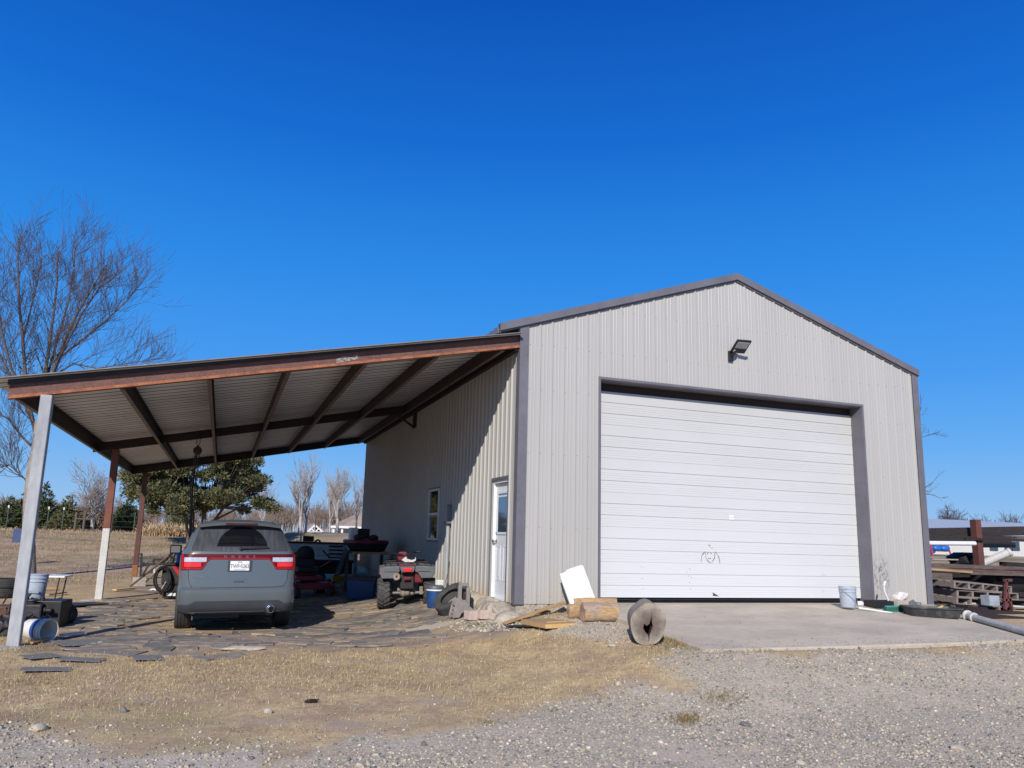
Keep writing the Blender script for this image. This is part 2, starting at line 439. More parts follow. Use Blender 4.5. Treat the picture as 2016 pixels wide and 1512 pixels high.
    c = mix(n, l, rp, c, pk)
    l.new(c, b.inputs['Base Color']); b.inputs['Roughness'].default_value = .95; b.inputs['Specular IOR Level'].default_value = .15
    h = math_(n, l, 'ADD', math_(n, l, 'MULTIPLY', n3, .6), math_(n, l, 'MULTIPLY', v.outputs['Distance'], -.7))
    h = math_(n, l, 'ADD', h, math_(n, l, 'MULTIPLY', n4, .35))
    bump(n, l, b, h, .3, .01)
    return m
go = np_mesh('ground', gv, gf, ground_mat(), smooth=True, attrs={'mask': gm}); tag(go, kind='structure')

def scatter(name, spots, base_v, base_f, mat, label, tilt=.6, flat=(1, 1, 1), seed=1):
    """spots: (x, y, z, size). one mesh of many small jittered copies"""
    r_ = np.random.RandomState(seed); S = np.asarray(spots, float); N = len(S)
    bv = np.asarray(base_v, float); k = len(bv)
    V = bv[None]*(1+r_.uniform(-.28, .28, (N, k, 1)))
    V = V*np.stack([r_.uniform(.7, 1.35, N), r_.uniform(.7, 1.2, N), r_.uniform(.4, .85, N)], 1)[:, None, :]*np.array(flat)
    a = r_.uniform(0, 6.283, N); ca, sa = np.cos(a), np.sin(a)
    tl = r_.uniform(-tilt, tilt, N); ct, st_ = np.cos(tl), np.sin(tl)
    y2 = V[..., 1]*ct[:, None]-V[..., 2]*st_[:, None]; z2 = V[..., 1]*st_[:, None]+V[..., 2]*ct[:, None]
    X = V[..., 0]*ca[:, None]-y2*sa[:, None]; Y = V[..., 0]*sa[:, None]+y2*ca[:, None]
    P = np.stack([X, Y, z2], -1)*S[:, 3][:, None, None]+S[:, None, :3]
    bf = np.asarray(base_f); F = (bf[None]+(np.arange(N)*k)[:, None, None]).reshape(-1, bf.shape[1])
    o = np_mesh(name, P.reshape(-1, 3), F, mat); return tag(o, label, kind='stuff')
def ico():
    bm = bmesh.new(); bmesh.ops.create_icosphere(bm, subdivisions=1, radius=.5)
    v = [tuple(q_.co) for q_ in bm.verts]; f = [tuple(z.index for z in q_.verts) for q_ in bm.faces]; bm.free(); return v, f
iv, jf = ico()
def island_mat(name, stops, rough=.9, bsc=60):
    m, n, l, b = newmat(name); g = n.new('ShaderNodeNewGeometry')
    c = ramp(n, l, g.outputs['Random Per Island'], stops)
    c = mix(n, l, 1.0, c, ramp(n, l, noise(n, l, g.outputs['Position'], bsc, 3), [(.3, .75), (.7, 1.2)]), 'MULTIPLY')
    l.new(c, b.inputs['Base Color']); b.inputs['Roughness'].default_value = rough; b.inputs['Specular IOR Level'].default_value = .2
    return m
m_stones = island_mat('crushed_limestone', [(0, (.15, .145, .14)), (.25, (.28, .255, .215)), (.5, (.39, .335, .255)), (.75, (.46, .395, .295)), (.95, (.54, .47, .36)), (1, (.64, .58, .47))])
nr = np.random.RandomState(5)
sp_ = []
while len(sp_) < 62000:
    x = nr.uniform(-8.2, 9.8); y = nr.uniform(-8.2, 1.4)
    if x > 1.15 and y > -3.5: continue
    if x > 0 and y > -.05: continue
    g_, p_, c_, wob = masks(x, y)
    dens = max(g_*(.35+.65*sm(.5+vn(x, y, .9)*2)), p_*.75, .045)
    if c_ > .3: dens = .02
    if nr.rand() > dens: continue
    s_ = .009+.02*nr.rand()**3+(.028 if nr.rand() < .006 else 0)
    sp_.append((x, y, ground(x, y)+.018*vn(x, y, 1.1)+.012*vn2(x, y, 4)+s_*.12, s_*1.25))
scatter('gravel', sp_, iv, jf, m_stones, 'loose grey and cream crushed stone spread over the yard')
m_straw = island_mat('dry_straw_blades', [(0, (.2, .14, .07)), (.25, (.36, .26, .13)), (.55, (.52, .4, .2)), (.85, (.66, .54, .31)), (1, (.22, .22, .08))], .9, 8)
blade_v = [(-.05, 0, 0), (.05, 0, 0), (.03, .12, .55), (-.03, .12, .55), (.005, .4, .95), (-.005, .4, .95)]; blade_f = [(0, 1, 2, 3), (3, 2, 4, 5)]
sp_ = []
while len(sp_) < 52000:
    if len(sp_) < 43000:
        x = nr.uniform(-9, 2.2); y = nr.uniform(-5.6, 1.4)
        if x > 1.15 and y > -3.4: continue
    else:
        x = nr.uniform(-16, -7.2); y = nr.uniform(0, 16)
    g_, p_, c_, wob = masks(x, y)
    patch = sm(.62+vn(x, y, .7)*1.6+vn2(x, y, 2)*.8)
    if c_ > .4 or nr.rand() > (1-.93*g_)*(1-.8*p_)*(.12+.88*patch): continue
    sp_.append((x, y, ground(x, y)+.018*vn(x, y, 1.1)+.012*vn2(x, y, 4), nr.uniform(.025, .06)))
scatter('dry_grass', sp_, blade_v, blade_f, m_straw, 'short dead straw coloured grass patching the yard', tilt=1.1, seed=2)

SLABSTONES = []
for k in range(420):
    x = nr.uniform(1.4, 7.6); y = -3.45+abs(nr.normal(0, .22))
    if nr.rand() < .12: y = nr.uniform(-3.3, -.3)
    SLABSTONES.append((x, y, .0714*y+.004, .009+.016*nr.rand()**2))
scatter('slab_gravel', SLABSTONES, iv, jf, m_stones, 'loose stones strewn over the front edge of the concrete slab', seed=9)
# concrete apron in front of the big door
m_apron = M('smooth_grey_concrete_slab', (.52, .45, .35), .85, 0, (.4, .345, .27), .8, (.38, .66), bscale=60, bstr=.12, bdist=.003, stretch=(1, 1.8, 1), fine=.09)
pts = []
xl = [1.3, 1.27, 1.22, 1.24]; P = []
for i, (yy, zz) in enumerate(((.34, 0), (0, 0), (-1.7, -.121), (-3.5, -.25))):
    P.append([(x_, yy+(0 if x_ > 1.3 else 0), zz) for x_ in (xl[i], 4, 6.5, 8.98, 12.6) if not (i == 0 and x_ > 9.5)] if i else [(1.62, .34, 0), (4, .34, 0), (6.5, .34, 0), (7.36, .34, 0), (7.4, .34, 0)])
P[1] = [(1.27, 0, 0), (4, 0, 0), (6.5, 0, 0), (9.0, 0, 0), (12.6, 0, 0)]
P[0] = [(1.535, .34, 0), (4, .34, 0), (6.5, .34, 0), (7.44, .34, 0), (7.445, .34, 0)]
P[1][3] = (9.0, -.02, 0)
mb = MB()
top = [(1.27, -.002), (9.02, -.002), (8.3, -1.3), (7.75, -2.3), (7.55, -3.3), (5.6, -3.42), (3.5, -3.5), (1.22, -3.52), (1.2, -1.8)]
vs = [(x_, y_, -.0714*max(-y_, 0)) for x_, y_ in top]; nb = len(vs)
vs += [(x_, y_, -.0714*max(-y_, 0)-.14) for x_, y_ in top]
mb.add(vs, [tuple(range(nb))]+[(i, (i+1) % nb, (i+1) % nb+nb, i+nb) for i in range(nb)])
mb.add([(1.54, 0, 0), (7.44, 0, 0), (7.44, .25, 0), (1.54, .25, 0)], [(0, 1, 2, 3)])
o = mb.build('concrete_apron', m_apron, bevel=.02); tag(o, kind='structure')

# ------------------------------------------------------------------ workshop building
BW, BL, HE, HR, RX = 8.983, 15.15, 4.75, 6.235, 4.49
bld = thing('metal_workshop', 'light grey ribbed metal workshop with a white overhead door and dark trim', 'workshop', (0, 0, 0))
def profile(L, pitch=.2286, ph=.09):
    pts = [(0, 0)]; c = ph
    while c < L+.1:
        for ds, off in ((-.028, 0), (-.012, .02), (.012, .02), (.028, 0), (.072, 0), (.078, .0035), (.088, .0035), (.094, 0), (.134, 0), (.14, .0035), (.15, .0035), (.156, 0)):
            s_ = c+ds
            if 0 < s_ < L: pts.append((s_, off))
        c += pitch
    pts.append((L, 0)); return pts
def corrug(mb, L, ztop, zbot, mapf, holes=(), extra=(), pitch=.2286, ph=.09):
    pr = profile(L, pitch, ph); xs = [p[0] for p in pr]
    for e in [h[0] for h in holes]+[h[1] for h in holes]+list(extra):
        i = next(k for k in range(len(pr)) if pr[k][0] >= e)
        if pr[i][0] == e: continue
        a, b = pr[i-1], pr[i]; t = (e-a[0])/(b[0]-a[0]); pr.insert(i, (e, a[1]+t*(b[1]-a[1])))
    for (a, oa), (b, ob) in zip(pr, pr[1:]):
        if b-a < 1e-6: continue
        mid = (a+b)/2; segs = [('bot', 'top')]
        for h0, h1, z0, z1 in holes:
            if h0 < mid < h1:
                segs = ([('bot', z0)] if z0 > zbot+.001 else [])+[(z1, 'top')]
        for s0, s1 in segs:
            za0 = zb0 = zbot if s0 == 'bot' else s0
            za1, zb1 = (ztop(a), ztop(b)) if s1 == 'top' else (s1, s1)
            mb.add([mapf(a, oa, za0), mapf(b, ob, zb0), mapf(b, ob, zb1), mapf(a, oa, za1)], [(0, 1, 2, 3)])
DX1, DX2, DH = 1.532, 7.452, 3.905
rake = lambda x: HE+(HR-HE)*(1-abs(x-RX)/RX)
mb = MB(); corrug(mb, BW, rake, .0, lambda s_, o_, z_: (s_, -o_, z_), [(DX1, DX2, 0, DH)], [RX], ph=.125)
mb.build('front_wall', m_wall, bld, fix=False)
EY0, EY1, EH = .43, 1.25, 2.08           # entry door
WY0, WY1, WZ0, WZ1 = 4.93, 5.85, .97, 2.15   # window
mb = MB(); corrug(mb, BL, lambda s_: HE, .0, lambda s_, o_, z_: (-o_*1.35, s_, z_), [(EY0, EY1, 0, EH), (WY0, WY1, WZ0, WZ1)], ph=.16)
mb.build('side_wall', m_wall, bld, fix=False)
mb = MB(); corrug(mb, BL, lambda s_: HE, .0, lambda s_, o_, z_: (BW+o_, s_, z_), ph=.1); mb.build('side_wall', m_wall, bld, fix=False)
mb = MB(); corrug(mb, BW, rake, .0, lambda s_, o_, z_: (s_, BL+o_, z_), [], [RX]); mb.build('back_wall', m_wall, bld, fix=False)
# roofing screws beside the ribs, four rows
mb = MB(); c = .125; rr_ = random.Random(3)
while c < BW:
    for h in (.12, 1.25, 2.5, 3.6, 4.4, 5.2):
        x_ = c+.045+rr_.uniform(-.004, .004)
        if x_ > BW-.15 or (DX1-.05 < x_ < DX2+.05 and h < DH+.1) or h > rake(x_)-.15: continue
        mb.lathe([(.0075, 0), (.0075, .003), (.004, .006)], (x_, -.0005, h+rr_.uniform(-.008, .008)), (0, -1, 0), 6)
    c += .2286
o = mb.build('screws', M('dull_grey_screws', (.2, .19, .18), .5), bld); o['kind'] = 'stuff'
# foundation strip
mb = MB(); mb.span((.012, .012, -.62), (1.26, .3, -.005)).span((.012, .3, -.62), (.3, BL, -.005)).span((7.46, .012, -.62), (BW-.012, .3, -.005)).span((BW-.3, .3, -.62), (BW-.012, BL-.3, -.005)).span((.3, BL-.3, -.62), (BW-.3, BL-.012, -.005)).span((.3, .345, -.2), (BW-.3, 2.2, -.008))
mb.build('foundation', m_conc_rough, bld)
# roof: two ribbed slopes, overhang on the left eave only
m_roof = M('brown_grey_roof_sheet', (.13, .12, .14), .5, .1, (.1, .09, .1), 2)
sl = (HR-HE)/RX; OL, OR = .40, .02
mb = MB()
for (xa, za, xb, zb) in ((-OL, HE-OL*sl, RX, HR), (BW+OR, HE-OR*sl, RX, HR)):
    def mf(s_, o_, t_, xa=xa, za=za, xb=xb, zb=zb): return (xa+(xb-xa)*t_, -.04+s_, za+(zb-za)*t_+.05+o_)
    corrug(mb, BL+.1, lambda s_: 1.0, 0.0, mf)
mb.build('roof', m_roof, bld, fix=False)
# rake trim: an L of folded sheet along both slopes, front and back
def slope_strip(mb, x0, z0, x1, z1, y0, y1, h0, h1):
    mb.add([(x0, y0, z0+h0), (x1, y0, z1+h0), (x1, y0, z1+h1), (x0, y0, z0+h1), (x0, y1, z0+h0), (x1, y1, z1+h0), (x1, y1, z1+h1), (x0, y1, z0+h1)],
           [(0, 1, 2, 3), (7, 6, 5, 4), (0, 4, 5, 1), (1, 5, 6, 2), (2, 6, 7, 3), (3, 7, 4, 0)])
for (xa, za, xb, zb) in ((-OL-.01, HE-OL*sl, RX, HR), (RX, HR, BW+OR+.02, HE-OR*sl)):
    mb = MB(); slope_strip(mb, xa, za, xb, zb, -.075, -.024, -.055, .075); slope_strip(mb, xa, za, xb, zb, -.036, -.0235, -.085, -.0555); slope_strip(mb, xa, za, xb, zb, -.0745, .09, .0755, .079)
    mb.build('rake_trim', m_trim, bld)
# left eave: soffit, fascia and the framing left showing above the carport
mb = MB(); mb.span((-OL-.012, .09, HE-OL*sl-.06), (-OL+.02, BL, HE-OL*sl+.045)); mb.build('fascia', m_trim, bld)
mb = MB()
for k in range(13):
    yk = .12+k*1.22
    mb.beam((-OL+.03, yk, HE-OL*sl-.03), (-.03, yk, HE-.035), .04, .09)
mb.beam((-.06, .1, HE-.12), (-.06, BL, HE-.12), .06, .1); mb.build('eave_framing', m_brownsteel, bld)
# corner trims
for x0, sx in ((0, 1), (BW, -1)):
    mb = MB()
    mb.span((x0-sx*.03, -.032, -.005), (x0+sx*.13, -.0235, HE-.02+.03)).span((x0-sx*.03, -.0235, -.005), (x0-sx*.0235, .13, HE+.0))
    mb.build('corner_trim', m_trim, bld)
# big door opening: folded trim, reveals and header
mb = MB()
mb.span((DX1-.045, -.03, 0), (DX1-.002, -.0225, DH+.045)).span((DX2+.002, -.03, 0), (DX2+.045, -.0225, DH+.045)).span((DX1-.0015, -.0295, DH+.002), (DX2+.0015, -.0225, DH+.045))
mb.span((DX1-.004, -.0220, .002), (DX1+.004, .30, DH)).span((DX2-.004, -.0220, .002), (DX2+.004, .30, DH)).span((DX1+.005, -.0220, DH-.006), (DX2-.005, .30, DH+.001))
mb.build('door_frame', m_trim, bld)
mb = MB(); mb.span((DX1+.005, .285, 3.735), (DX2-.005, .30, DH-.007)); mb.build('door_header', m_brownsteel, bld)
mb = MB(); mb.span((DX1+.01, .38, .0), (DX2-.01, .42, .2)).span((DX1+.01, .2505, -.006), (DX2-.01, .42, -.0005)); mb.build('door_gap_shade', m_black, bld)  # black strips stand in for the shade inside, below the door
# overhead door: 18 strips of 203 mm with grooves and pinstripes
DY = .27; DZ0 = .09; ST = .2035
def od_mat():
    m, n, l, b = newmat('white_steel_overhead_door')
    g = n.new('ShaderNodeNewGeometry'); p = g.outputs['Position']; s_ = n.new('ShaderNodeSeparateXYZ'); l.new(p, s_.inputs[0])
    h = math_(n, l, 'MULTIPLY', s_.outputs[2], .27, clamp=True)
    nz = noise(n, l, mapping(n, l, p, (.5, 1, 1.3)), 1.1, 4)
    upper_shade = math_(n, l, 'MULTIPLY', h, ramp(n, l, nz, [(.2, .55), (.8, 1.0)]))
    c = mix(n, l, upper_shade, (.63, .635, .64), (.48, .473, .455))     # greyer towards the top: fall-off of ground bounce painted into the colour
    nd = ramp(n, l, noise(n, l, mapping(n, l, p, (2.5, 1, .6)), 2, 5), [(.6, 0.0), (.8, .25)])
    c = mix(n, l, nd, c, (.55, .53, .49))
    l.new(c, b.inputs['Base Color']); b.inputs['Roughness'].default_value = .45; b.inputs['Specular IOR Level'].default_value = .4
    bump(n, l, b, noise(n, l, mapping(n, l, p, (1, 1, 1)), 1.5, 2), .12, .02)
    return m
m_od = od_mat()
prof = []
for k in range(18):
    z0 = DZ0+k*ST
    deep = .012 if k % 3 else .006
    hw_ = .0075 if k % 3 else .004
    if k: prof += [(z0-hw_, 0), (z0-hw_*.6, deep), (z0+hw_*.6, deep), (z0+hw_, 0)]
    else: prof += [(z0, 0)]
    if k % 3 == 1 or k % 3 == 0:
        for q_ in (.3, .5, .7):
            zc = z0+q_*ST
            prof += [(zc-.006, 0), (zc-.002, -.0028), (zc+.002, -.0028), (zc+.006, 0)]
prof.append((DZ0+18*ST, 0))
mb = MB(); P = []
for z_, d_ in prof: P.append([(DX1+.006, DY+d_, z_), (4.49, DY+d_, z_), (DX2-.006, DY+d_, z_)])
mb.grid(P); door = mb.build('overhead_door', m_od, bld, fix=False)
mb = MB(); mb.span((DX1+.02, DY+.004, .045), (DX2-.4, DY+.03, DZ0-.03)); mb.build('bottom_seal', m_blackm, door)
# bullet-hole doodle, sticker and the scrape low on the door
m_marks = M('brown_black_marks', (.05, .04, .035), .9)
dood = [[(-.23, 0), (-.215, .1), (-.2, .17), (-.12, .25)], [(-.1, .28), (-.095, .2), (-.08, .1), (-.03, .04), (.02, .0), (.06, -.015), (.1, 0)], [(.1, 0), (.14, .06), (.18, .11), (.19, .2), (.19, .25)], [(.2, .27), (.27, .2), (.31, .14), (.33, .05), (.345, -.03)], [(-.035, .2), (-.02, .245), (.0, .25)], [(.06, .24), (.085, .225), (.09, .2)], [(-.01, .1), (.03, .095), (.05, .1), (.07, .105)], [(-.02, .43), (.03, .43), (.075, .425)], [(.03, .42), (.05, .39), (.1, .37), (.13, .345)]]
c0 = at(1395, 1107, y=DY)
mb = MB(); r_ = random.Random(4)
for st_ in dood:
    for (ax_, az_), (bx_, bz_) in zip(st_, st_[1:]):
        L_ = math.hypot(bx_-ax_, bz_-az_); k = max(1, int(L_/.028))
        for i in range(k):
            t = (i+.3)/k
            mb.lathe([(.0085*r_.uniform(.8, 1.3), 0), (.005, .002)], (c0.x+(ax_+(bx_-ax_)*t)*.72, DY-.0045, c0.z+(az_+(bz_-az_)*t)*.72), (0, -1, 0), 6)
mb.build('doodle', m_marks, door)
mb = MB()
for (u, v) in ((1262, 1116), (1268, 1117), (1357, 1119), (1359, 1122), (1352, 1126), (1356, 1134), (1361, 1137), (1357, 1147), (1264, 1139), (1266, 1159), (1620, 1130), (1618, 1133), (1624, 1132), (1622, 1165), (1619, 1163), (1360, 1160)):
    c_ = at(u, v, y=DY); mb.lathe([(.007, 0), (.004, .002)], (c_.x, DY-.0045, c_.z), (0, -1, 0), 6)
mb.build('small_holes', m_marks, door)
c_ = at(1408, 1173, y=DY)
mb = MB(); mb.prism([(-.07, .055), (-.03, .05), (.08, -.01), (.0, 0), (-.06, .0), (-.04, .03)], (c_.x, DY-.004, c_.z), (1, 0, 0), (0, 0, 1), (0, -1, 0), .003); mb.build('scrape', m_marks, door)
c_ = at(1440, 1018, y=DY)
mb = MB(); mb.span((c_.x-.055, DY-.006, c_.z-.05), (c_.x+.055, DY-.004, c_.z-.01)).span((c_.x-.05, DY-.006, c_.z), (c_.x+.05, DY-.004, c_.z+.035)); mb.build('sticker', m_white, door)
# entry door (recessed in the side wall)
m_doorw = M('white_entry_door_paint', (.74, .76, .78), .4, 0, (.68, .7, .72), 2, fine=.03)
mb = MB(); mb.span((.05, EY0+.05, .03), (.095, EY1-.05, EH-.06))
for (a, b, c, d) in ((EY0+.11, EY0+.35, .32, .92), (EY1-.35, EY1-.11, .32, .92)):
    mb.span((.044, a, c), (.051, a+.02, d)).span((.044, b-.02, c), (.051, b, d)).span((.0445, a+.02, c), (.051, b-.02, c+.02)).span((.0445, a+.02, d-.02), (.051, b-.02, d)).span((.046, a+.06, c+.06), (.051, b-.06, d-.06))
ed = mb.build('entry_door', m_doorw, bld, bevel=.003)
mb = MB(); a, b, c, d = EY0+.12, EY1-.12, 1.12, 1.88
mb.span((.036, a, c), (.051, a+.04, d)).span((.036, b-.04, c), (.051, b, d)).span((.0365, a+.04, c), (.051, b-.04, c+.04)).span((.0365, a+.04, d-.04), (.051, b-.04, d)).span((.043, a+.05, d-.1), (.047, b-.05, d-.07)).build('glazing_frame', m_doorw, ed)
MB().span((.044, a+.041, c+.041), (.05, b-.041, d-.041)).build('glass', glass('entry_door_glass', (.03, .06, .1), .05), ed)
m_brass = M('dull_brass', (.45, .38, .26), .4, .8, (.3, .25, .2), 20)
mb = MB(); mb.lathe([(.03, 0), (.03, .01), (.012, .015), (.012, .05), (.028, .055), (.03, .075), (.02, .085)], (.05, EY1-.115, 1.0), (-1, 0, 0), 14); mb.build('handle', m_brass, ed, smooth=40)
mb = MB(); mb.lathe([(.027, 0), (.027, .012), (.015, .02)], (.05, EY1-.115, 1.14), (-1, 0, 0), 14); mb.build('deadbolt', m_brass, ed, smooth=40)
mb = MB()
mb.span((-.002, EY0, 0), (.11, EY0+.045, EH-.0)).span((-.002, EY1-.045, 0), (.11, EY1, EH)).span((-.0015, EY0+.0455, EH-.05), (.11, EY1-.0455, EH)).span((-.03, EY0-.0, .0), (.1, EY1, .028))
mb.build('entry_door_frame', m_white, bld)
mb = MB(); mb.span((-.03, EY0-.05, 0), (-.0225, EY0-.002, EH+.05)).span((-.03, EY1+.002, 0), (-.0225, EY1+.03, EH+.05)).span((-.0305, EY0-.0015, EH+.002), (-.02, EY1+.0015, EH+.05)); mb.build('entry_door_trim', m_trim, bld)
# window
mb = MB()
mb.span((-.03, WY0, WZ0), (.05, WY0+.045, WZ1)).span((-.03, WY1-.045, WZ0), (.05, WY1, WZ1)).span((-.0295, WY0+.0455, WZ1-.05), (.05, WY1-.0455, WZ1)).span((-.0295, WY0+.0455, WZ0), (.05, WY1-.0455, WZ0+.05)).span((-.026, WY0+.0455, 1.54), (.045, WY1-.0455, 1.6))
wf = mb.build('window', m_white, bld, bevel=.003)
MB().span((0, WY0+.046, 1.601), (.006, WY1-.046, WZ1-.051)).build('pane', m_glass, wf); MB().span((.012, WY0+.046, WZ0+.051), (.018, WY1-.046, 1.539)).build('pane', m_glass, wf)
mb = MB(); mb.span((-.045, WY0-.03, WZ0-.03), (-.0225, WY1+.03, WZ0-.002)).build('window_trim', m_trim, bld); MB().span((-.04, WY0-.03, WZ1+.002), (-.0225, WY1+.03, WZ1+.03)).build('window_trim', m_trim, bld)

# conduit and meter box on the side wall
cb = thing('electrical_conduit', 'grey vertical conduit topped by a small open metal box on the side wall', 'electrical box', (-.02, 3.93, 0))
MB().tube([(-.045, 0, -.3), (-.045, 0, 1.33)], .042, 12).build('conduit', m_greypaint, cb, smooth=40)
mb = MB(); mb.span((-.12, -.13, 1.34), (-.01, .13, 1.375)).span((-.02, -.13, 1.3755), (-.008, .13, 1.74)).span((-.11, -.13, 1.70), (-.0205, -.115, 1.74)).span((-.11, -.13, 1.3755), (-.1, -.115, 1.6995)).span((-.11, -.1145, 1.7), (-.0205, .0, 1.715))
mb.build('box_cover', M('dull_blue_grey_box', (.2, .22, .26), .5, .2), cb)
MB().tube([(-.03, -.16, .55), (-.06, -.19, .3), (-.1, -.17, .15), (-.05, -.2, -.2)], .006, 6).build('cable', m_brownsteel, cb)

# flood light above the door
fl = thing('flood_light', 'black square solar flood light on an arm above the overhead door', 'flood light', (4.3, -.02, 4.62))
MB().box((0, -.02, 0), (.11, .035, .2)).build('wall_bracket', m_black, fl, bevel=.008)
MB().tube([(0, -.03, .0), (.02, -.1, .03), (.05, -.16, .1)], .026, 10).build('arm', m_black, fl, smooth=50)
q_ = Matrix.Rotation(R(-8), 3, 'Z') @ Matrix.Rotation(R(-30), 3, 'X')
def lp(p): return Vector((.1, -.2, .16))+q_ @ Vector(p)
mb = MB(); mb.box(lp((0, 0, 0)), (.3, .34, .04), q_); hd = mb.build('lamp_head', m_black, fl, bevel=.012)
MB().box(lp((0, -.05, -.023)), (.24, .16, .008), q_).build('lens', M('milky_lens', (.5, .52, .5), .3), hd)
MB().box(lp((-.07, .1, -.03)), (.08, .06, .026), q_).build('motion_sensor', M('pink_white_sensor', (.6, .52, .52), .4), hd, bevel=.006)
MB().box(lp((0, .0, .026)), (.26, .3, .012), q_).build('solar_panel', m_glass, hd)

# ------------------------------------------------------------------ carport
CX = -7.573; SLc = (4.52-2.943)/7.573
zt = lambda x: 4.52+SLc*x        # top of the cross beams
cp = thing('carport', 'open lean-to carport of rusty steel and tin on the left of the workshop', 'carport', (0, 0, 0))
CY = [0, 7.55, 15.05]
sh = lambda x: .026+.048*min(1, x/CX)
def cbeam(y0, fl_dir):
    mb = MB(); x0, x1 = CX, -.035
    def quadbar(xa, xb, ya, yb_, ha, hb):
        slope_strip(mb, xa, zt(xa), xb, zt(xb), ya, yb_, ha, hb)
    quadbar(x0, x1, y0-.006, y0+.006, -.195, -.006); quadbar(x0, x1, y0-.006, y0+.07, -.0055, 0); quadbar(x0, x1, y0-.006, y0+.07, -.202, -.1955)
    return mb
for i, yy in enumerate(CY):
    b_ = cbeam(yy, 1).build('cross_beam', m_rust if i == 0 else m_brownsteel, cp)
    if i == 0:
        mb = MB(); slope_strip(mb, CX, zt(CX), -.035, zt(-.035), -.0245, -.0065, -.2, -.158); mb.build('bottom_flange', m_rust2, b_)
        mb = MB(); c_ = at(683, 707, y=-.01); mb.prism([(-.16, -.05), (.17, -.02), (.17, .06), (.05, .03), (-.06, .055), (-.16, .02)], (c_.x, -.0068, c_.z), (1, 0, SLc), (0, 0, 1), (0, -1, 0), .002)
        mb.build('scuffed_patch', M('scuffed_grey_mark', (.3, .3, .29), .7, 0, (.14, .07, .05), 30, (.45, .6)), b_)
# purlins
m_flange_lit = M('bounce_lit_brown_flange', (.17, .115, .1), .6, .1, (.1, .07, .06), 3)  # brown, painted lighter than the webs for light bounced off the ground
for x_ in (-7.5, -6.2, -5.03, -3.88, -2.69, -1.5, -.33):
    mb = MB(); z1 = zt(x_)
    dx = .006
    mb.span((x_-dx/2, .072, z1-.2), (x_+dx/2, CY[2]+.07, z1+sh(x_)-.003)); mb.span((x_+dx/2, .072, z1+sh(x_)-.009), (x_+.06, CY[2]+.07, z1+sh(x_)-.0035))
    pu = mb.build('purlin', m_brownsteel, cp); MB().span((x_-.003, .072, z1-.211), (x_+.06, CY[2]+.07, z1-.2005)).build('flange', m_flange_lit, pu)
mb = MB(); mb.span((-.1, .02, zt(0)-.26), (-.03, CY[2]+.1, zt(0)-.03)).build('ledger', m_brownsteel, cp)
for ya_, yb2 in ((-.03, .02), (CY[2]+.075, CY[2]+.11)):
    xl_, xr_ = CX-.02, -.04; MB().add([(xl_, ya_, zt(xl_)+.001), (xr_, ya_, zt(xr_)+.001), (xr_, ya_, zt(xr_)+sh(xr_)-.003), (xl_, ya_, zt(xl_)+sh(xl_)-.003), (xl_, yb2, zt(xl_)+.001), (xr_, yb2, zt(xr_)+.001), (xr_, yb2, zt(xr_)+sh(xr_)-.003), (xl_, yb2, zt(xl_)+sh(xl_)-.003)], [(0, 1, 2, 3), (7, 6, 5, 4), (0, 4, 5, 1), (1, 5, 6, 2), (2, 6, 7, 3), (3, 7, 4, 0)]).build('rim_angle', m_black, cp)
# tin roof, ribs running down the slope
mb = MB()
L_ = CY[2]+.35
def mf(s_, o_, t_):
    x = (CX-.22)+(.2*0-.045-(CX-.22))*t_; return (x, -.16+s_, zt(x)+sh(x)+o_*1.0)
corrug(mb, L_, lambda s_: 1.0, 0.0, mf, ph=.03, pitch=.3048)
def tin_mat():
    m, n, l, b = newmat('bare_tin_roof_sheet'); g = n.new('ShaderNodeNewGeometry'); p = g.outputs['Position']
    c = mix(n, l, ramp(n, l, noise(n, l, mapping(n, l, p, (.4, 1.5, 1)), 1.2, 5), [(.35, 0.0), (.7, 1.0)]), (.82, .85, .88), (.6, .61, .63))
    sp = n.new('ShaderNodeSeparateXYZ'); l.new(p, sp.inputs[0])          # rib and lap shadows painted as dark lines at the rib pitch
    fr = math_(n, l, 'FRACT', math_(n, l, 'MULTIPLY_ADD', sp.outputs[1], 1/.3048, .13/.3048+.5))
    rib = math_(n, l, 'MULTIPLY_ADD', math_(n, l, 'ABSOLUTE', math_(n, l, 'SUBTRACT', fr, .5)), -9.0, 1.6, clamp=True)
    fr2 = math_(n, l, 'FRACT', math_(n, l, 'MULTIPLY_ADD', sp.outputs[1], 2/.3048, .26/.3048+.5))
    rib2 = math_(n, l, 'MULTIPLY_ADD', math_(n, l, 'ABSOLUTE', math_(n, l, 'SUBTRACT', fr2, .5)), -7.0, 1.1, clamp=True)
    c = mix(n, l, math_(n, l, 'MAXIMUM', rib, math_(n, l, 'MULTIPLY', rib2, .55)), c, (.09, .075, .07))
    l.new(c, b.inputs['Base Color']); b.inputs['Metallic'].default_value = .1; b.inputs['Roughness'].default_value = .45
    return m
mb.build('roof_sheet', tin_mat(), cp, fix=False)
mb = MB(); slope_strip(mb, CX-.22, zt(CX-.22)+sh(CX), -.045, zt(-.045)+sh(-.045), -.172, -.163, -.001, .014); mb.build('roof_edge', M('dull_dark_roof_edge', (.2, .19, .2), .6), cp)
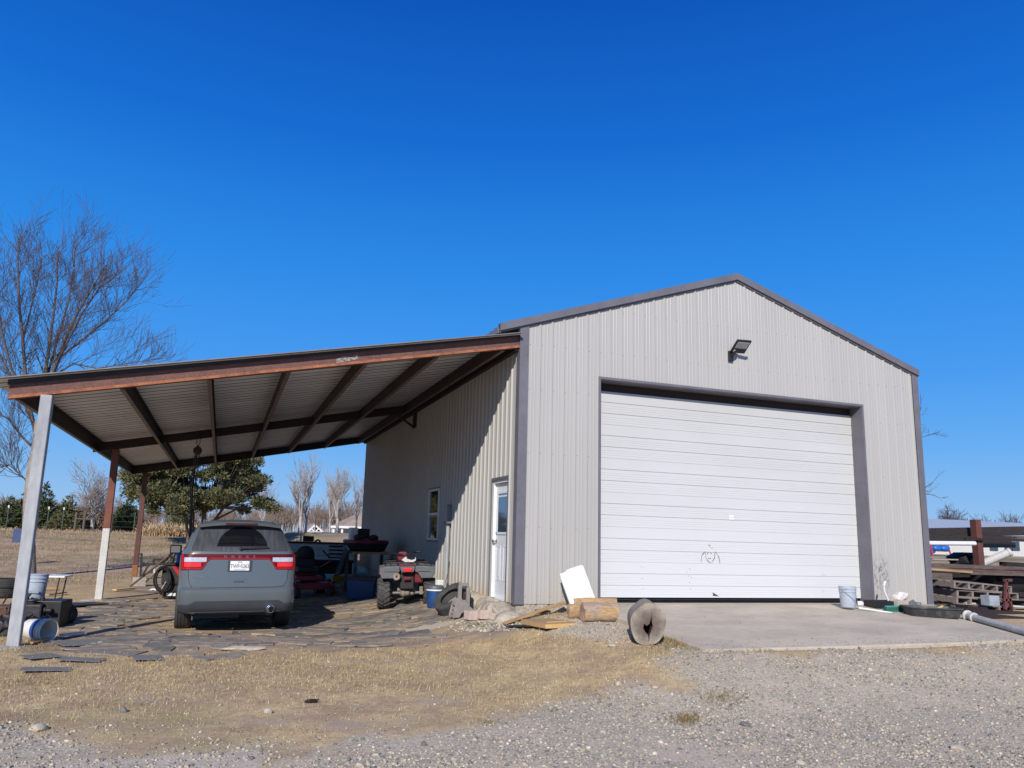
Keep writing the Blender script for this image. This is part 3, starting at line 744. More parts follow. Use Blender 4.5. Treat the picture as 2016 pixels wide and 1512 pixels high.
# posts
def post(y, mat_lo, mat_hi, zsplit, top):
    g0 = ground(-7.1, y); mb = MB()
    tall = top is None
    zt_ = zt(-7.1)-.202
    mb.span((-7.1-.075, y-.075, g0-.05), (-7.1+.075, y+.075, zsplit if mat_hi else zt_))
    p = mb.build('post', mat_lo, cp, bevel=.012)
    if mat_hi:
        MB().span((-7.1-.0748, y-.0748, zsplit+.0005), (-7.1+.0748, y+.0748, zt_)).build('rusty_upper_post', mat_hi, p, bevel=.012)
    return p
post(.03, m_greypaint, None, 0, None)
z2 = at(208, 1040, y=7.6).z
post(7.6, m_greypaint2, M('red_brown_primer', (.2, .07, .045), .75, 0, (.14, .05, .035), 4), z2, None)
z3 = at(266, 1112, y=15.1).z
post(15.1, M('orange_rust_post', (.3, .12, .04), .9, 0, (.2, .08, .04), 8), M('dark_red_brown_post', (.12, .045, .035), .75, 0, (.08, .035, .03), 4), z3, None)
for y_ in (.03, 7.6):
    g0 = ground(-7.1, y_); MB().rock((-7.2, y_-.04, g0-.01), (.62, .5, .09), .3, 3, .12, 2).build('concrete_footing', m_conc_rough, cp, smooth=40)
# bracket where the middle beam meets the wall
zb_ = zt(-.15)
mb = MB(); mb.span((-.09, 7.45, zb_-.62), (-.03, 7.65, zb_-.205)).beam((-.55, 7.55, zt(-.55)-.21), (-.09, 7.55, zb_-.6), .07, .05); mb.build('wall_bracket', m_brownsteel, cp)
# ------------------------------------------------------------------ vehicles
def text(name, body, mat, parent, size, loc, rot=(R(90), 0, 0), ext=.001, space=1.0, ax='CENTER', sx=1):
    c = bpy.data.curves.new(name, 'FONT'); c.body = body; c.size = size; c.extrude = ext; c.align_x = ax; c.align_y = 'CENTER'; c.space_character = space
    o = bpy.data.objects.new(name, c); COL.objects.link(o); c.materials.append(mat); c.resolution_u = 3
    bpy.context.view_layer.update(); me = bpy.data.meshes.new_from_object(o.evaluated_get(bpy.context.evaluated_depsgraph_get())); bpy.data.objects.remove(o); bpy.data.curves.remove(c)
    me.transform(Matrix.Diagonal((sx, 1, 1, 1))); me.name = name
    if not me.materials: me.materials.append(mat)
    o = bpy.data.objects.new(name, me); COL.objects.link(o); o.parent = parent; o.location = loc; o.rotation_euler = rot; return o
def cut(o, cutters):
    for c in cutters:
        m = o.modifiers.new('cut', 'BOOLEAN'); m.object = c; m.operation = 'DIFFERENCE'; m.solver = 'EXACT'
    bpy.context.view_layer.update(); dg = bpy.context.evaluated_depsgraph_get()
    me = bpy.data.meshes.new_from_object(o.evaluated_get(dg)); o.modifiers.clear(); old = o.data; o.data = me; bpy.data.meshes.remove(old)
    for c in cutters: bpy.data.objects.remove(c)
LEV = [(.315, .86, -.93, 3.70), (.345, .92, -1.02, 3.86), (.42, .945, -1.06, 3.96), (.50, .955, -1.075, 4.0), (.60, .962, -1.09, 4.02), (.69, .962, -1.085, 4.02), (.715, .957, -1.04, 4.01), (.74, .957, -1.01, 4.01),
       (.88, .963, -1.0, 3.98), (1.0, .966, -.99, 3.88), (1.08, .963, -.985, 3.72), (1.15, .955, -.98, 3.0), (1.19, .947, -.976, 2.78), (1.25, .93, -.968, 2.66), (1.30, .905, -.95, 2.56), (1.34, .875, -.925, 2.48), (1.42, .84, -.86, 2.32), (1.52, .795, -.775, 2.1),
       (1.62, .745, -.69, 1.86), (1.69, .70, -.645, 1.66), (1.735, .655, -.63, 1.5), (1.765, .59, -.6, 1.35), (1.785, .5, -.54, 1.2), (1.80, .36, -.42, 1.0), (1.808, .18, -.2, .75)]
def lev(z):
    Z = [l_[0] for l_ in LEV]
    return tuple(float(np.interp(z, Z, [l_[k] for l_ in LEV])) for k in (1, 2, 3))
RC = .20
def rear(x, z, off=0):
    hw, yr, yf = lev(z); rc = min(RC, hw*.4); ax_ = min(abs(x), hw-.002)
    y = yr+.05*(ax_/hw)**2
    if ax_ > hw-rc: t = (ax_-(hw-rc))/rc; y += rc*.85*(1-math.sqrt(max(0, 1-t*t)))
    return Vector((x, y-off, z))
def side(y, z, s_, off=0):
    hw, yr, yf = lev(z); yc = (yr+yf)/2; k = 1-.035*((y-yc)/((yf-yr)/2))**2
    return Vector((s_*(hw*k+off), y, z))
def loop(z):
    hw, yr, yf = lev(z); rc = min(RC, hw*.4); P = []
    for i in range(7): x = (hw-rc)*i/6; P.append(Vector((x, yr+.05*(x/hw)**2, z)))
    y1 = yr+.05+rc*.85
    for i in range(1, 7):
        q = math.pi/2*i/6; P.append(Vector((hw-rc+rc*math.sin(q), yr+.05*((hw-rc+rc*math.sin(q))/hw)**2+rc*.85*(1-math.cos(q)), z)))
    yc = (yr+yf)/2; k1 = 1-.035*((y1-yc)/((yf-yr)/2))**2
    ys = np.linspace(y1, yf-.4, 15)[1:]
    for p in P[7:]: p.x *= 1-(1-k1)*((p.x/hw)**4)
    for y in ys: P.append(side(y, z, 1))
    xe = P[-1].x
    for i in range(1, 6):
        q = math.pi/2*i/6; P.append(Vector((xe*(.45+.55*math.cos(q)), yf-.4+.4*math.sin(q), z)))
    P.append(Vector((xe*.2, yf+.01, z))); P.append(Vector((0, yf+.012, z)))
    L_ = [Vector((-p.x, p.y, p.z)) for p in reversed(P[1:-1])]
    return P+L_
m_car = M('slate_grey_car_paint', (.1, .118, .128), .3, 0, (.094, .11, .12), 1, coat=1, fine=.02)
m_valance = M('dark_bumper_plastic', (.035, .038, .045), .6, 0, (.045, .048, .055), 4, fine=.1)
m_red = M('red_lens', (.45, .004, .008), .35, 0, (.38, .004, .008), 30, spec=.3, fine=.02)
m_darkred = M('dark_red_lens_bar', (.1, .002, .004), .4, 0, (.08, .002, .004), 30, spec=.25, fine=.02)
m_redlit = M('bright_red_lens', (.8, .02, .02), .25, 0, (.7, .02, .02), 30, coat=.5, fine=.02)
m_clear = M('clear_lens', (.7, .68, .7), .2, .3, (.5, .48, .52), 40, coat=.5)
m_chrome = M('chrome', (.75, .75, .76), .15, 1, (.6, .6, .62), 10)
m_rim = M('grey_alloy', (.3, .3, .31), .35, .8, (.2, .2, .2), 10)
def car_glass():
    m, n, l, b = newmat('dusty_rear_glass'); tc = n.new('ShaderNodeTexCoord'); s_ = n.new('ShaderNodeSeparateXYZ'); l.new(tc.outputs['Object'], s_.inputs[0])
    dx = math_(n, l, 'SUBTRACT', s_.outputs[0], .03); dz = math_(n, l, 'MULTIPLY', math_(n, l, 'SUBTRACT', s_.outputs[2], 1.325), 1.12)
    r_ = math_(n, l, 'SQRT', math_(n, l, 'ADD', math_(n, l, 'MULTIPLY', dx, dx), math_(n, l, 'MULTIPLY', dz, dz)))
    wiped = math_(n, l, 'MULTIPLY', math_(n, l, 'MULTIPLY_ADD', r_, -90, 37.5, clamp=True), math_(n, l, 'MULTIPLY_ADD', dz, 60, -2.2, clamp=True))
    st = ramp(n, l, noise(n, l, mapping(n, l, tc.outputs['Object'], (16, 3, 2)), 1.5, 4), [(.3, .55), (.7, 1.0)])
    dust = math_(n, l, 'MULTIPLY', math_(n, l, 'SUBTRACT', 1.0, wiped, clamp=True), st)
    c = mix(n, l, dust, (.006, .007, .01), (.055, .06, .068)); l.new(c, b.inputs['Base Color'])
    l.new(math_(n, l, 'MULTIPLY_ADD', dust, .5, .05), b.inputs['Roughness']); b.inputs['Specular IOR Level'].default_value = .8
    return m
def rpatch(mb, xs, zb, zt_, off, rows=4):
    P = []
    for i in range(rows+1):
        P.append([rear(x, zb(x)+(zt_(x)-zb(x))*i/rows, off) for x in xs])
    mb.grid(P)
car = thing('parked_car', 'slate grey suv parked rear outward under the carport', 'car')
mb = MB(); loops = [loop(l_[0]) for l_ in LEV]; mb.loft(loops, cap=True)
body = mb.build('body', m_car, car, smooth=32)
cut_ = []
for s_ in (-1, 1):
    for y_ in (0, 3.04):
        cut_.append(MB().lathe([(.445, 0), (.445, .5)], (s_*1.1, y_, .42), (-s_, 0, 0), 40).build('cutter', None, car))
cut(body, cut_)
body.data.polygons.foreach_set('use_smooth', [True]*len(body.data.polygons)); body.data.set_sharp_from_angle(angle=R(32))
xs = list(np.linspace(-.92, .92, 61))
# dark valance and underbody
mb = MB(); rpatch(mb, xs, lambda x: .32, lambda x: .465+.055*sm((.78-abs(x))/.14), .006, 5); mb.build('rear_valance', m_valance, car, smooth=40, fix=False)
mb = MB(); mb.box((0, 1.5, .3), (1.15, 4.0, .12)).box((0, 0, .38), (1.5, .1, .1)).rock((0, 0, .36), (.3, .3, .25), 0, 2, .05, 2).box((-.3, -.62, .31), (.7, .4, .14)); mb.build('underbody', m_black, car)
# rear window
zt_w = lambda x: 1.695-.012*(x/.6)**2
mb = MB(); P = []
for i in range(9):
    z = 1.285+(1.69-1.285)*i/8; hwid = (.79-(z-1.285)*.32)-(.02 if i in (0, 8) else 0)
    P.append([rear(hwid*t, z+(0 if i else .012*t*t), .006) for t in np.linspace(-1, 1, 33)])
mb.grid(P); mb.build('rear_window', car_glass(), car, smooth=60, fix=False)
# spoiler with brake light
mb = MB(); rings = []
for t in np.linspace(-1, 1, 21):
    x = .675*t; zz = 1.765-.05*t*t; yb_ = -.80+.09*t*t
    rings.append([Vector((x, yb_+.28, zz+.02)), Vector((x, yb_+.02, zz)), Vector((x, yb_, zz-.012)), Vector((x, yb_+.01, zz-.05)), Vector((x, yb_+.2, zz-.055))])
mb.loft(rings); spl = mb.build('spoiler', m_car, car, smooth=35)
MB().span((-.26, -.797, 1.722), (.26, -.77, 1.74)).build('brake_light', m_darkred, spl)
# light bar: dark red strip across, wide racetrack lamps at the ends
def lamp_zb(x):
    a = abs(x); return 1.165-(.165)*sm((a-.46)/.15)
outer = lambda x: 1.245-.0*abs(x)
mb = MB(); rpatch(mb, list(np.linspace(-.925, .925, 75)), lamp_zb, outer, .010, 5); bar = mb.build('light_bar', m_darkred, car, smooth=60, fix=False)
mb = MB(); rpatch(mb, list(np.linspace(-.5, .5, 31)), lambda x: lamp_zb(x)+.006, lambda x: lamp_zb(x)+.024, .0135, 1); mb.build('lower_strip', m_red, bar, fix=False)
for s_ in (-1, 1):
    xa, xb = (.5, .905); mb = MB()
    rpatch(mb, [s_*x for x in np.linspace(xa, xb, 19)], lambda x: lamp_zb(x)+.008, lambda x: lamp_zb(x)+.035, .0135, 1)
    rpatch(mb, [s_*x for x in np.linspace(.885, .915, 4)], lambda x: 1.01, lambda x: 1.235, .0135, 4)
    lp_ = mb.build('taillight', m_red, car, smooth=60, fix=False)
    mb = MB(); rpatch(mb, [s_*x for x in np.linspace(.61, .875, 12)], lambda x: 1.045, lambda x: 1.115, .013, 2); mb.build('red_reflector', m_redlit, lp_, fix=False)
    mb = MB(); rpatch(mb, [s_*x for x in np.linspace(.53, .875, 14)], lambda x: max(1.122, lamp_zb(x)+.04), lambda x: 1.192, .013, 2); mb.build('clear_reflector', m_clear, lp_, fix=False)
for i, ch in enumerate('DODGE'):
    text('lettering', ch, m_chrome, bar, .042, (-.235+.115*i, rear(-.2, 1.2).y-.016, 1.205), sx=1.5)
text('model_lettering', 'DURANGO', m_chrome, car, .048, tuple(rear(-.60, .885)+Vector((0, -.006, 0))), space=1.25, rot=(R(90), 0, R(-4)))
# plate, recess and handle
mb = MB(); mb.span((-.19, -1.0, .97), (.19, -.985, 1.15)); mb.build('plate_recess', m_valance, car)
pl = MB().span((-.153, -1.008, .985), (.153, -1.0005, 1.137)).build('license_plate', m_white, car, bevel=.003)
m_blk = M('plate_black', (.02, .02, .03), .6)
text('plate_number', 'TWF\u20225263', m_blk, pl, .086, (0, -1.0095, 1.052), sx=.78)
text('plate_state', 'TEXAS', m_blk, pl, .026, (0, -1.0095, 1.118)); MB().span((-.1, -1.0095, .996), (.1, -1.0082, 1.001)).build('plate_line', m_blk, pl)
mb = MB(); mb.span((-.1, -1.004, .80), (.1, -.985, .86)); hd = mb.build('tailgate_handle', m_car, car, bevel=.006); MB().span((-.08, -1.006, .802), (.085, -1.0045, .815)).build('handle_slot', m_black, hd)
# seams
mb = MB()
def seam(pts, mb=mb): mb.tube([rear(x, z, .0015) for x, z in pts], .0045, 5)
for s_ in (-1, 1): seam([(s_*x, z) for x, z in ((.815, 1.27), (.82, 1.2), (.80, 1.0), (.79, .86), (.765, .78), (.72, .735), (.6, .725))])
seam([(x, .722) for x in np.linspace(-.6, .6, 15)]); mb.build('tailgate_seam', m_black, car)
for s_ in (-1, 1):
    mb = MB()
    for y0, y1, z0, z1 in ((-.45, .35, 1.33, 1.64), (.42, 1.18, 1.31, 1.66), (1.25, 2.0, 1.29, 1.62)):
        P = []
        for i in range(6):
            z = z0+(z1-z0)*i/5; k = i/5
            a = y0+(.16*k if y0 < 0 else 0); b = y1-(.42*k if y1 > 1.9 else 0)
            P.append([side(a+(b-a)*t, z, s_, .005) for t in np.linspace(0, 1, 8)])
        mb.grid(P)
    mb.build('side_windows', m_glass, car, smooth=60, fix=False)
    MB().tube([(s_*.60, -.42, 1.735), (s_*.585, -.28, 1.79), (s_*.585, 1.0, 1.80), (s_*.585, 1.15, 1.76)], .018, 8).build('roof_rail', M('silver_rail', (.45, .46, .47), .35, .7), car, smooth=50)
    mb = MB(); mb.box((s_*1.06, 2.12, 1.27), (.22, .13, .17)).box((s_*.94, 2.14, 1.2), (.1, .06, .05)); mr = mb.build('mirror', m_black, car, bevel=.03, seg=3)
    MB().box((s_*1.065, 2.05, 1.27), (.17, .008, .125)).build('mirror_glass', M('mirror_glass', (.5, .5, .5), .03, 1), mr)
MB().loft([[Vector((-.02, .0, 1.80)), Vector((.02, .0, 1.80)), Vector((.02, .2, 1.80)), Vector((-.02, .2, 1.80))], [Vector((-.005, .0, 1.875)), Vector((.005, .0, 1.875)), Vector((.005, .05, 1.87)), Vector((-.005, .05, 1.87))]]).build('antenna_fin', m_car, car, bevel=.004)
mb = MB(); p0 = rear(.0, 1.335, .02); mb.lathe([(.03, 0), (.028, .03)], p0, (0, -1, 0), 12); mb.beam(p0+Vector((0, -.03, 0)), rear(.46, 1.35, .035), .02, .026); mb.build('rear_wiper', m_black, car, bevel=.004)
mb = MB(); mb.lathe([(.062, 0), (.062, .01), (.052, .012), (.05, -.12)], (.53, -1.07, .385), (0, 1, 0), 22, caps=False); mb.build('exhaust_tip', m_chrome, car, smooth=40, solid=.003)
MB().lathe([(.06, 0), (.09, .02), (.1, .05)], (.53, -1.04, .385), (0, 1, 0), 20).build('exhaust_surround', m_black, car)
def tyre_prof(r, w_, grooves=(-.6, -.2, .2, .6)):
    P = [(r*.62, -w_*.42), (r*.72, -w_*.49), (r*.88, -w_*.5), (r*.96, -w_*.46)]
    for g_ in grooves: P += [(r, (g_-.05)*w_*.5), (r-.009, (g_-.04)*w_*.5), (r-.009, (g_+.04)*w_*.5), (r, (g_+.05)*w_*.5)]
    P += [(r*.96, w_*.46), (r*.88, w_*.5), (r*.72, w_*.49), (r*.62, w_*.42)]
    return P
def rim(mb, r, x, s_, spokes=5, hub=.06):
    mb.lathe([(r, -.09), (r*.93, -.08), (r*.9, .05), (r*.98, .09), (r, .095)], x, (s_, 0, 0), 32, caps=False)
    mb.lathe([(hub, .0), (hub, .07), (hub*.6, .08)], x, (s_, 0, 0), 16)
    for k in range(spokes):
        q = 2*math.pi*k/spokes; d = Vector((0, math.cos(q), math.sin(q)))
        mb.beam(Vector(x)+Vector((s_*.05, 0, 0))+d*hub*.8, Vector(x)+Vector((s_*.06, 0, 0))+d*r*.95, .05, .03, up=(1, 0, 0))
for y_ in (0, 3.04):
    for s_ in (-1, 1):
        wl = thing('wheel', None, None); wl.parent = car
        MB().lathe(tyre_prof(.385, .27), (s_*.825, y_, .385), (s_, 0, 0), 48, caps=False).build('tyre', m_rubber, wl, smooth=25)
        mb = MB(); rim(mb, .245, (s_*.825, y_, .385), s_); mb.lathe([(.24, 0), (.24, .02)], (s_*.79, y_, .385), (s_, 0, 0), 24); mb.build('rim', m_rim, wl, smooth=35)
car.location = (-4.32, 2.2, -.572); car.rotation_euler = (R(-.3), R(-1.0), R(2)); car.scale = (.96, 1, 1)

# quad bike ------------------------------------------------------------
atv = thing('quad_bike', 'red and grey four wheeled quad bike parked against the workshop side wall', 'quad bike')
m_fender = M('scuffed_grey_plastic', (.12, .125, .14), .55, 0, (.09, .092, .1), 6, fine=.15)
m_atvred = M('faded_red_plastic', (.17, .008, .014), .45, 0, (.11, .008, .012), 5, coat=.1)
m_cast = M('dusty_cast_metal', (.32, .27, .2), .8, .3, (.2, .17, .13), 14, fine=.3)
def knob_tyre(r, w_, x, y, s_, par):
    mb = MB(); c = Vector((x, y, r))
    mb.lathe([(r*.5, -w_*.38), (r*.62, -w_*.47), (r*.82, -w_*.5), (r*.93, -w_*.42), (r*.955, 0), (r*.93, w_*.42), (r*.82, w_*.5), (r*.62, w_*.47), (r*.5, w_*.38)], c, (1, 0, 0), 36, caps=False)
    for k in range(18):
        for sd_ in (-1, 1):
            q = 2*math.pi*(k+(.5 if sd_ > 0 else 0))/18
            d = Vector((0, math.cos(q), math.sin(q))); t = Vector((0, -math.sin(q), math.cos(q)))
            mb.beam(c+d*r*.965+Vector((sd_*.012, 0, 0))+t*.03, c+d*r*.945+Vector((sd_*w_*.46, 0, 0))-t*.035, .028, .03, up=d)
            mb.beam(c+d*r*.93+Vector((sd_*w_*.45, 0, 0))-t*.035, c+d*r*.8+Vector((sd_*w_*.5, 0, 0))-t*.045, .028, .022, up=(sd_, 0, 0))
    tw = mb.build('wheel', m_rubber_dusty, par, smooth=25)
    mb = MB(); mb.lathe([(r*.52, -.07), (r*.45, -.05), (r*.43, .04), (r*.2, .05), (.03, .06)], c, (s_, 0, 0), 24); mb.build('rim', m_rim, tw, smooth=35)
for s_ in (-1, 1):
    knob_tyre(.325, .27, s_*.5, 0, s_, atv); knob_tyre(.31, .2, s_*.46, 1.25, s_, atv)
for s_ in (-1, 1):
    P = [(.17, .92), (.6, .9), (.605, .78), (.55, .66), (.3, .66), (.22, .79), (.17, .80)]
    mb = MB(); mb.prism([(s_*a, b) for a, b in P], (0, -.33, 0), (1, 0, 0), (0, 0, 1), (0, 1, 0), .04)
    mb.loft([[Vector((s_*a, -.30, b)), Vector((s_*a, -.1, b+.05)), Vector((s_*a, .25, b+.03)), Vector((s_*a, .5, b-.12)), Vector((s_*a, .5, b-.15)), Vector((s_*a, .25, b)), Vector((s_*a, -.1, b+.02)), Vector((s_*a, -.30, b-.03))] for a, b in ((.13, .93), (.4, .925), (.6, .89))])
    mb.build('rear_fender', m_fender, atv, bevel=.012)
    mb = MB(); mb.span((s_*.24 if s_ > 0 else -.5, -.338, .80), (.5 if s_ > 0 else -.24, -.331, .812)); mb.build('fender_groove', m_black, atv)
    mb = MB(); mb.loft([[Vector((s_*a, .8, b-.1)), Vector((s_*a, 1.0, b+.03)), Vector((s_*a, 1.35, b+.02)), Vector((s_*a, 1.6, b-.15)), Vector((s_*a, 1.6, b-.18)), Vector((s_*a, 1.35, b-.02)), Vector((s_*a, 1.0, b)), Vector((s_*a, .8, b-.13))] for a, b in ((.13, .9), (.4, .88), (.6, .82))]); mb.build('front_fender', m_atvred, atv, bevel=.01)
    MB().tube([(s_*.17, -.02, .36), (s_*.17, .08, .5), (s_*.16, .14, .66)], .034, 10).build('shock', m_cast, atv, smooth=50)
mb = MB(); mb.prism([(-.16, .92), (.16, .92), (.15, .84), (.12, .79), (-.12, .79), (-.15, .84)], (0, -.36, 0), (1, 0, 0), (0, 0, 1), (0, 1, 0), .06); mb.build('rear_panel', m_fender, atv, bevel=.01)
mb = MB(); mb.prism([(-.1, .88), (.1, .88), (.105, .85), (.06, .80), (-.06, .80), (-.105, .85)], (0, -.385, 0), (1, 0, 0), (0, 0, 1), (0, 1, 0), .03); mb.build('taillight', m_redlit, atv, bevel=.008)
mb = MB(); mb.span((-.16, -.35, .925), (.16, -.1, .965)); mb.span((-.08, -.3, .62), (.07, -.28, .69)); mb.build('rear_body', m_atvred, atv, bevel=.008)
mb = MB(); mb.span((.16, -.22, .55), (.33, .2, .80)); mb.span((-.2, .7, .5), (.2, 1.3, .93)); mb.build('side_panel', m_atvred, atv, bevel=.03)
mb = MB(); mb.span((-.15, -.2, .42), (.15, 1.2, .8)); mb.build('frame', m_blackm, atv, bevel=.02)
mb = MB(); mb.lathe([(.03, .0), (.03, -.01), (.07, -.012), (.085, 0), (.085, .35), (.05, .38)], (-.235, -.32, .70), (0, 1, 0), 22, caps=True); mf_ = mb.build('muffler', M('heat_stained_muffler', (.42, .34, .28), .5, .6, (.28, .2, .16), 14), atv, smooth=40)
MB().lathe([(.022, 0), (.022, .004)], (-.235, -.336, .70), (0, -1, 0), 14).build('muffler_bore', m_black, mf_)
mb = MB(); mb.tube([(-.42, 0, .325), (.42, 0, .325)], .034, 12).build('axle', M('grey_axle_tube', (.2, .2, .2), .6, .4), atv, smooth=50)
mb = MB(); mb.rock((-.07, -.03, .33), (.17, .2, .2), 0, 5, .1, 2).lathe([(.07, -.04), (.075, 0), (.06, .04)], (.02, -.03, .33), (1, 0, 0), 16).lathe([(.05, -.03), (.05, .03)], (.12, -.02, .32), (1, 0, 0), 12).box((.32, -.02, .38), (.07, .08, .18)); mb.build('differential', m_cast, atv, smooth=35)
# rear and front racks
for y0, y1, nm in ((-.38, .12, 'rear_rack'), (.95, 1.5, 'front_rack')):
    mb = MB(); z_ = 1.0
    mb.tube([(-.5, y0+.06, z_), (-.42, y0, z_), (.42, y0, z_), (.5, y0+.06, z_), (.5, y1, z_), (-.5, y1, z_), (-.5, y0+.06, z_)], .013, 8)
    for x in np.linspace(-.38, .38, 6): mb.tube([(x, y0, z_), (x, y1, z_)], .009, 6)
    for x in (-.2, .2): mb.tube([(x, y0+.1, z_), (x, y0+.12, z_-.14)], .01, 6)
    mb.build(nm, m_black, atv, smooth=50)
mb = MB(); mb.loft([[Vector((a*w_, y, z+h)) for a, h in ((-1, -.06), (-.9, .0), (-.4, .03), (.4, .03), (.9, .0), (1, -.06))] for y, z, w_ in ((-.12, .95, .12), (-.08, 1.0, .16), (.1, 1.02, .16), (.35, .98, .13), (.55, 1.0, .1), (.62, .97, .08))]); seat = mb.build('seat', m_black, atv, smooth=50)
mb = MB(); mb.prism([(-.12, .05), (-.06, .1), (-.02, .13), (.0, .08), (.1, .05), (.17, .06), (.19, .12), (.2, .04), (.14, .0), (-.04, .0)], (0, -.1, 1.0), (1, 0, 0), (0, .1, 1), (0, 1, 0), .12); mb.build('white_seat_piece', M('dull_white_seat_piece', (.62, .6, .58), .6), seat, bevel=.01)  # jagged white piece on top of the black seat
mb = MB(); mb.prism([(-.14, 0), (-.17, .1), (-.12, .22), (.06, .22), (.1, .1), (.08, 0)], (-.02, .72, 1.0), (1, 0, 0), (0, 0, 1), (0, 1, 0), .18); mb.build('handlebar_pod', m_atvred, atv, bevel=.025)
mb = MB(); mb.tube([(-.36, .58, 1.19), (-.16, .66, 1.17), (.0, .72, 1.12), (.14, .66, 1.2), (.34, .58, 1.22)], .015, 8).tube([(-.37, .575, 1.19), (-.25, .62, 1.185)], .023, 8).tube([(.23, .62, 1.215), (.35, .575, 1.225)], .023, 8).tube([(.12, .6, 1.25), (.23, .55, 1.235)], .01, 6); mb.build('handlebars', m_black, atv, smooth=50)
p = foot(800, 1196); atv.location = (p.x+.02, p.y+.1, ground(p.x, p.y+.1)-.01); atv.rotation_euler = (0, R(-2), R(-10)); atv.scale = (.92, .92, .9)

# riding mower -----------------------------------------------------------
mw_ = thing('riding_mower', 'red and black zero turn mower parked just right of the grey suv', 'mower')
m_mred = M('dark_red_mower_paint', (.4, .03, .03), .5, 0, (.28, .03, .03), 6)
mb = MB(); mb.loft([[Vector((a*r_, y, .2+r_*0+h)) for a, h in ((-1, 0), (-1, .12), (-.9, .16), (.9, .16), (1, .12), (1, 0))] for y, r_ in ((-.62, .5), (-.5, .62), (.1, .64), (.25, .5))]); mb.build('mower_deck', m_mred, mw_, bevel=.01)
mb = MB(); mb.span((-.35, -.35, .42), (.35, .9, .52)); mb.span((-.3, .1, .52), (.3, .95, .66)); mb.build('chassis', m_mred, mw_, bevel=.015)
mb = MB(); mb.span((-.28, -.2, .6), (.28, .3, .74)); mb.lathe([(.05, 0), (.2, .01), (.25, .04), (.25, .09), (.18, .12)], (0, .24, 1.02), (0, 1, .12), 28); mb.span((-.26, .22, .72), (.26, .34, .95)); mb.build('seat', m_black, mw_, bevel=.03, smooth=40)
MB().box((0, .72, .8), (.52, .42, .4)).build('engine', m_blackm, mw_, bevel=.04)
for s_ in (-1, 1):
    MB().lathe(tyre_prof(.27, .24, (-.5, 0, .5)), (s_*.52, .62, .27), (s_, 0, 0), 32).build('rear_wheel', m_rubber, mw_, smooth=25)
    mb = MB(); mb.lathe([(.08, -.07), (.13, -.06), (.14, 0), (.13, .06), (.08, .07)], (s_*.42, -.85, .14), (1, 0, 0), 24); mb.build('caster_wheel', m_rubber, mw_, smooth=30)
    mb = MB(); mb.tube([(s_*.5, -.85, .14), (s_*.52, -.8, .3), (s_*.42, -.75, .36), (s_*.4, -.3, .44)], .026, 8).build('caster_arm', m_mred, mw_, smooth=50)
    mb = MB(); mb.tube([(s_*.32, .1, .7), (s_*.36, -.15, .78), (s_*.52, -.28, .9), (s_*.5, -.25, 1.0)], .014, 8).build('lever', M('bronze_lever', (.3, .2, .14), .5, .5), mw_, smooth=50)
    MB().tube([(s_*.5, -.25, 1.0), (s_*.3, -.3, 1.17)], .02, 8).build('lever_grip', m_black, mw_, smooth=50)
p = foot(607, 1178); mw_.location = (p.x, p.y+.75, ground(p.x, p.y)-.0); mw_.rotation_euler = (0, 0, R(8))
# ------------------------------------------------------------------ trees
m_bark = M('pale_ridged_bark', (.34, .29, .23), .9, 0, (.2, .17, .14), 9, bscale=22, bstr=.8, bdist=.02, stretch=(1, 1, .35), fine=.25)
m_twig = M('purple_brown_twigs', (.12, .095, .092), .85, 0, (.085, .068, .068), 3)
m_twig_far = M('grey_twigs', (.42, .37, .33), .9, 0, (.32, .28, .25), 2)
m_twig_pale = M('pale_bare_branches', (.48, .42, .35), .9, 0, (.36, .31, .27), 2)
m_twig_brown = M('brown_brush_twigs', (.27, .2, .155), .9, 0, (.2, .15, .12), 2)
class Tw:
    """gathers tapered tubes quickly"""
    def __init__(s): s.V = []; s.F = []; s.n = 0
    def seg(s, p, q, r0, r1, n=4):
        d = q-p
        if d.length < 1e-5: return
        a = d.orthogonal().normalized(); b = d.normalized().cross(a)
        for c, r_ in ((p, r0), (q, r1)):
            for k in range(n):
                t = 6.2832*k/n; s.V.append(c+(a*math.cos(t)+b*math.sin(t))*r_)
        for k in range(n): k2 = (k+1) % n; s.F.append((s.n+k, s.n+k2, s.n+n+k2, s.n+n+k))
        s.n += 2*n
    def obj(s, name, mat, parent): return np_mesh(name, [tuple(v) for v in s.V], s.F, mat, parent, smooth=True)
SPARSE = [0]
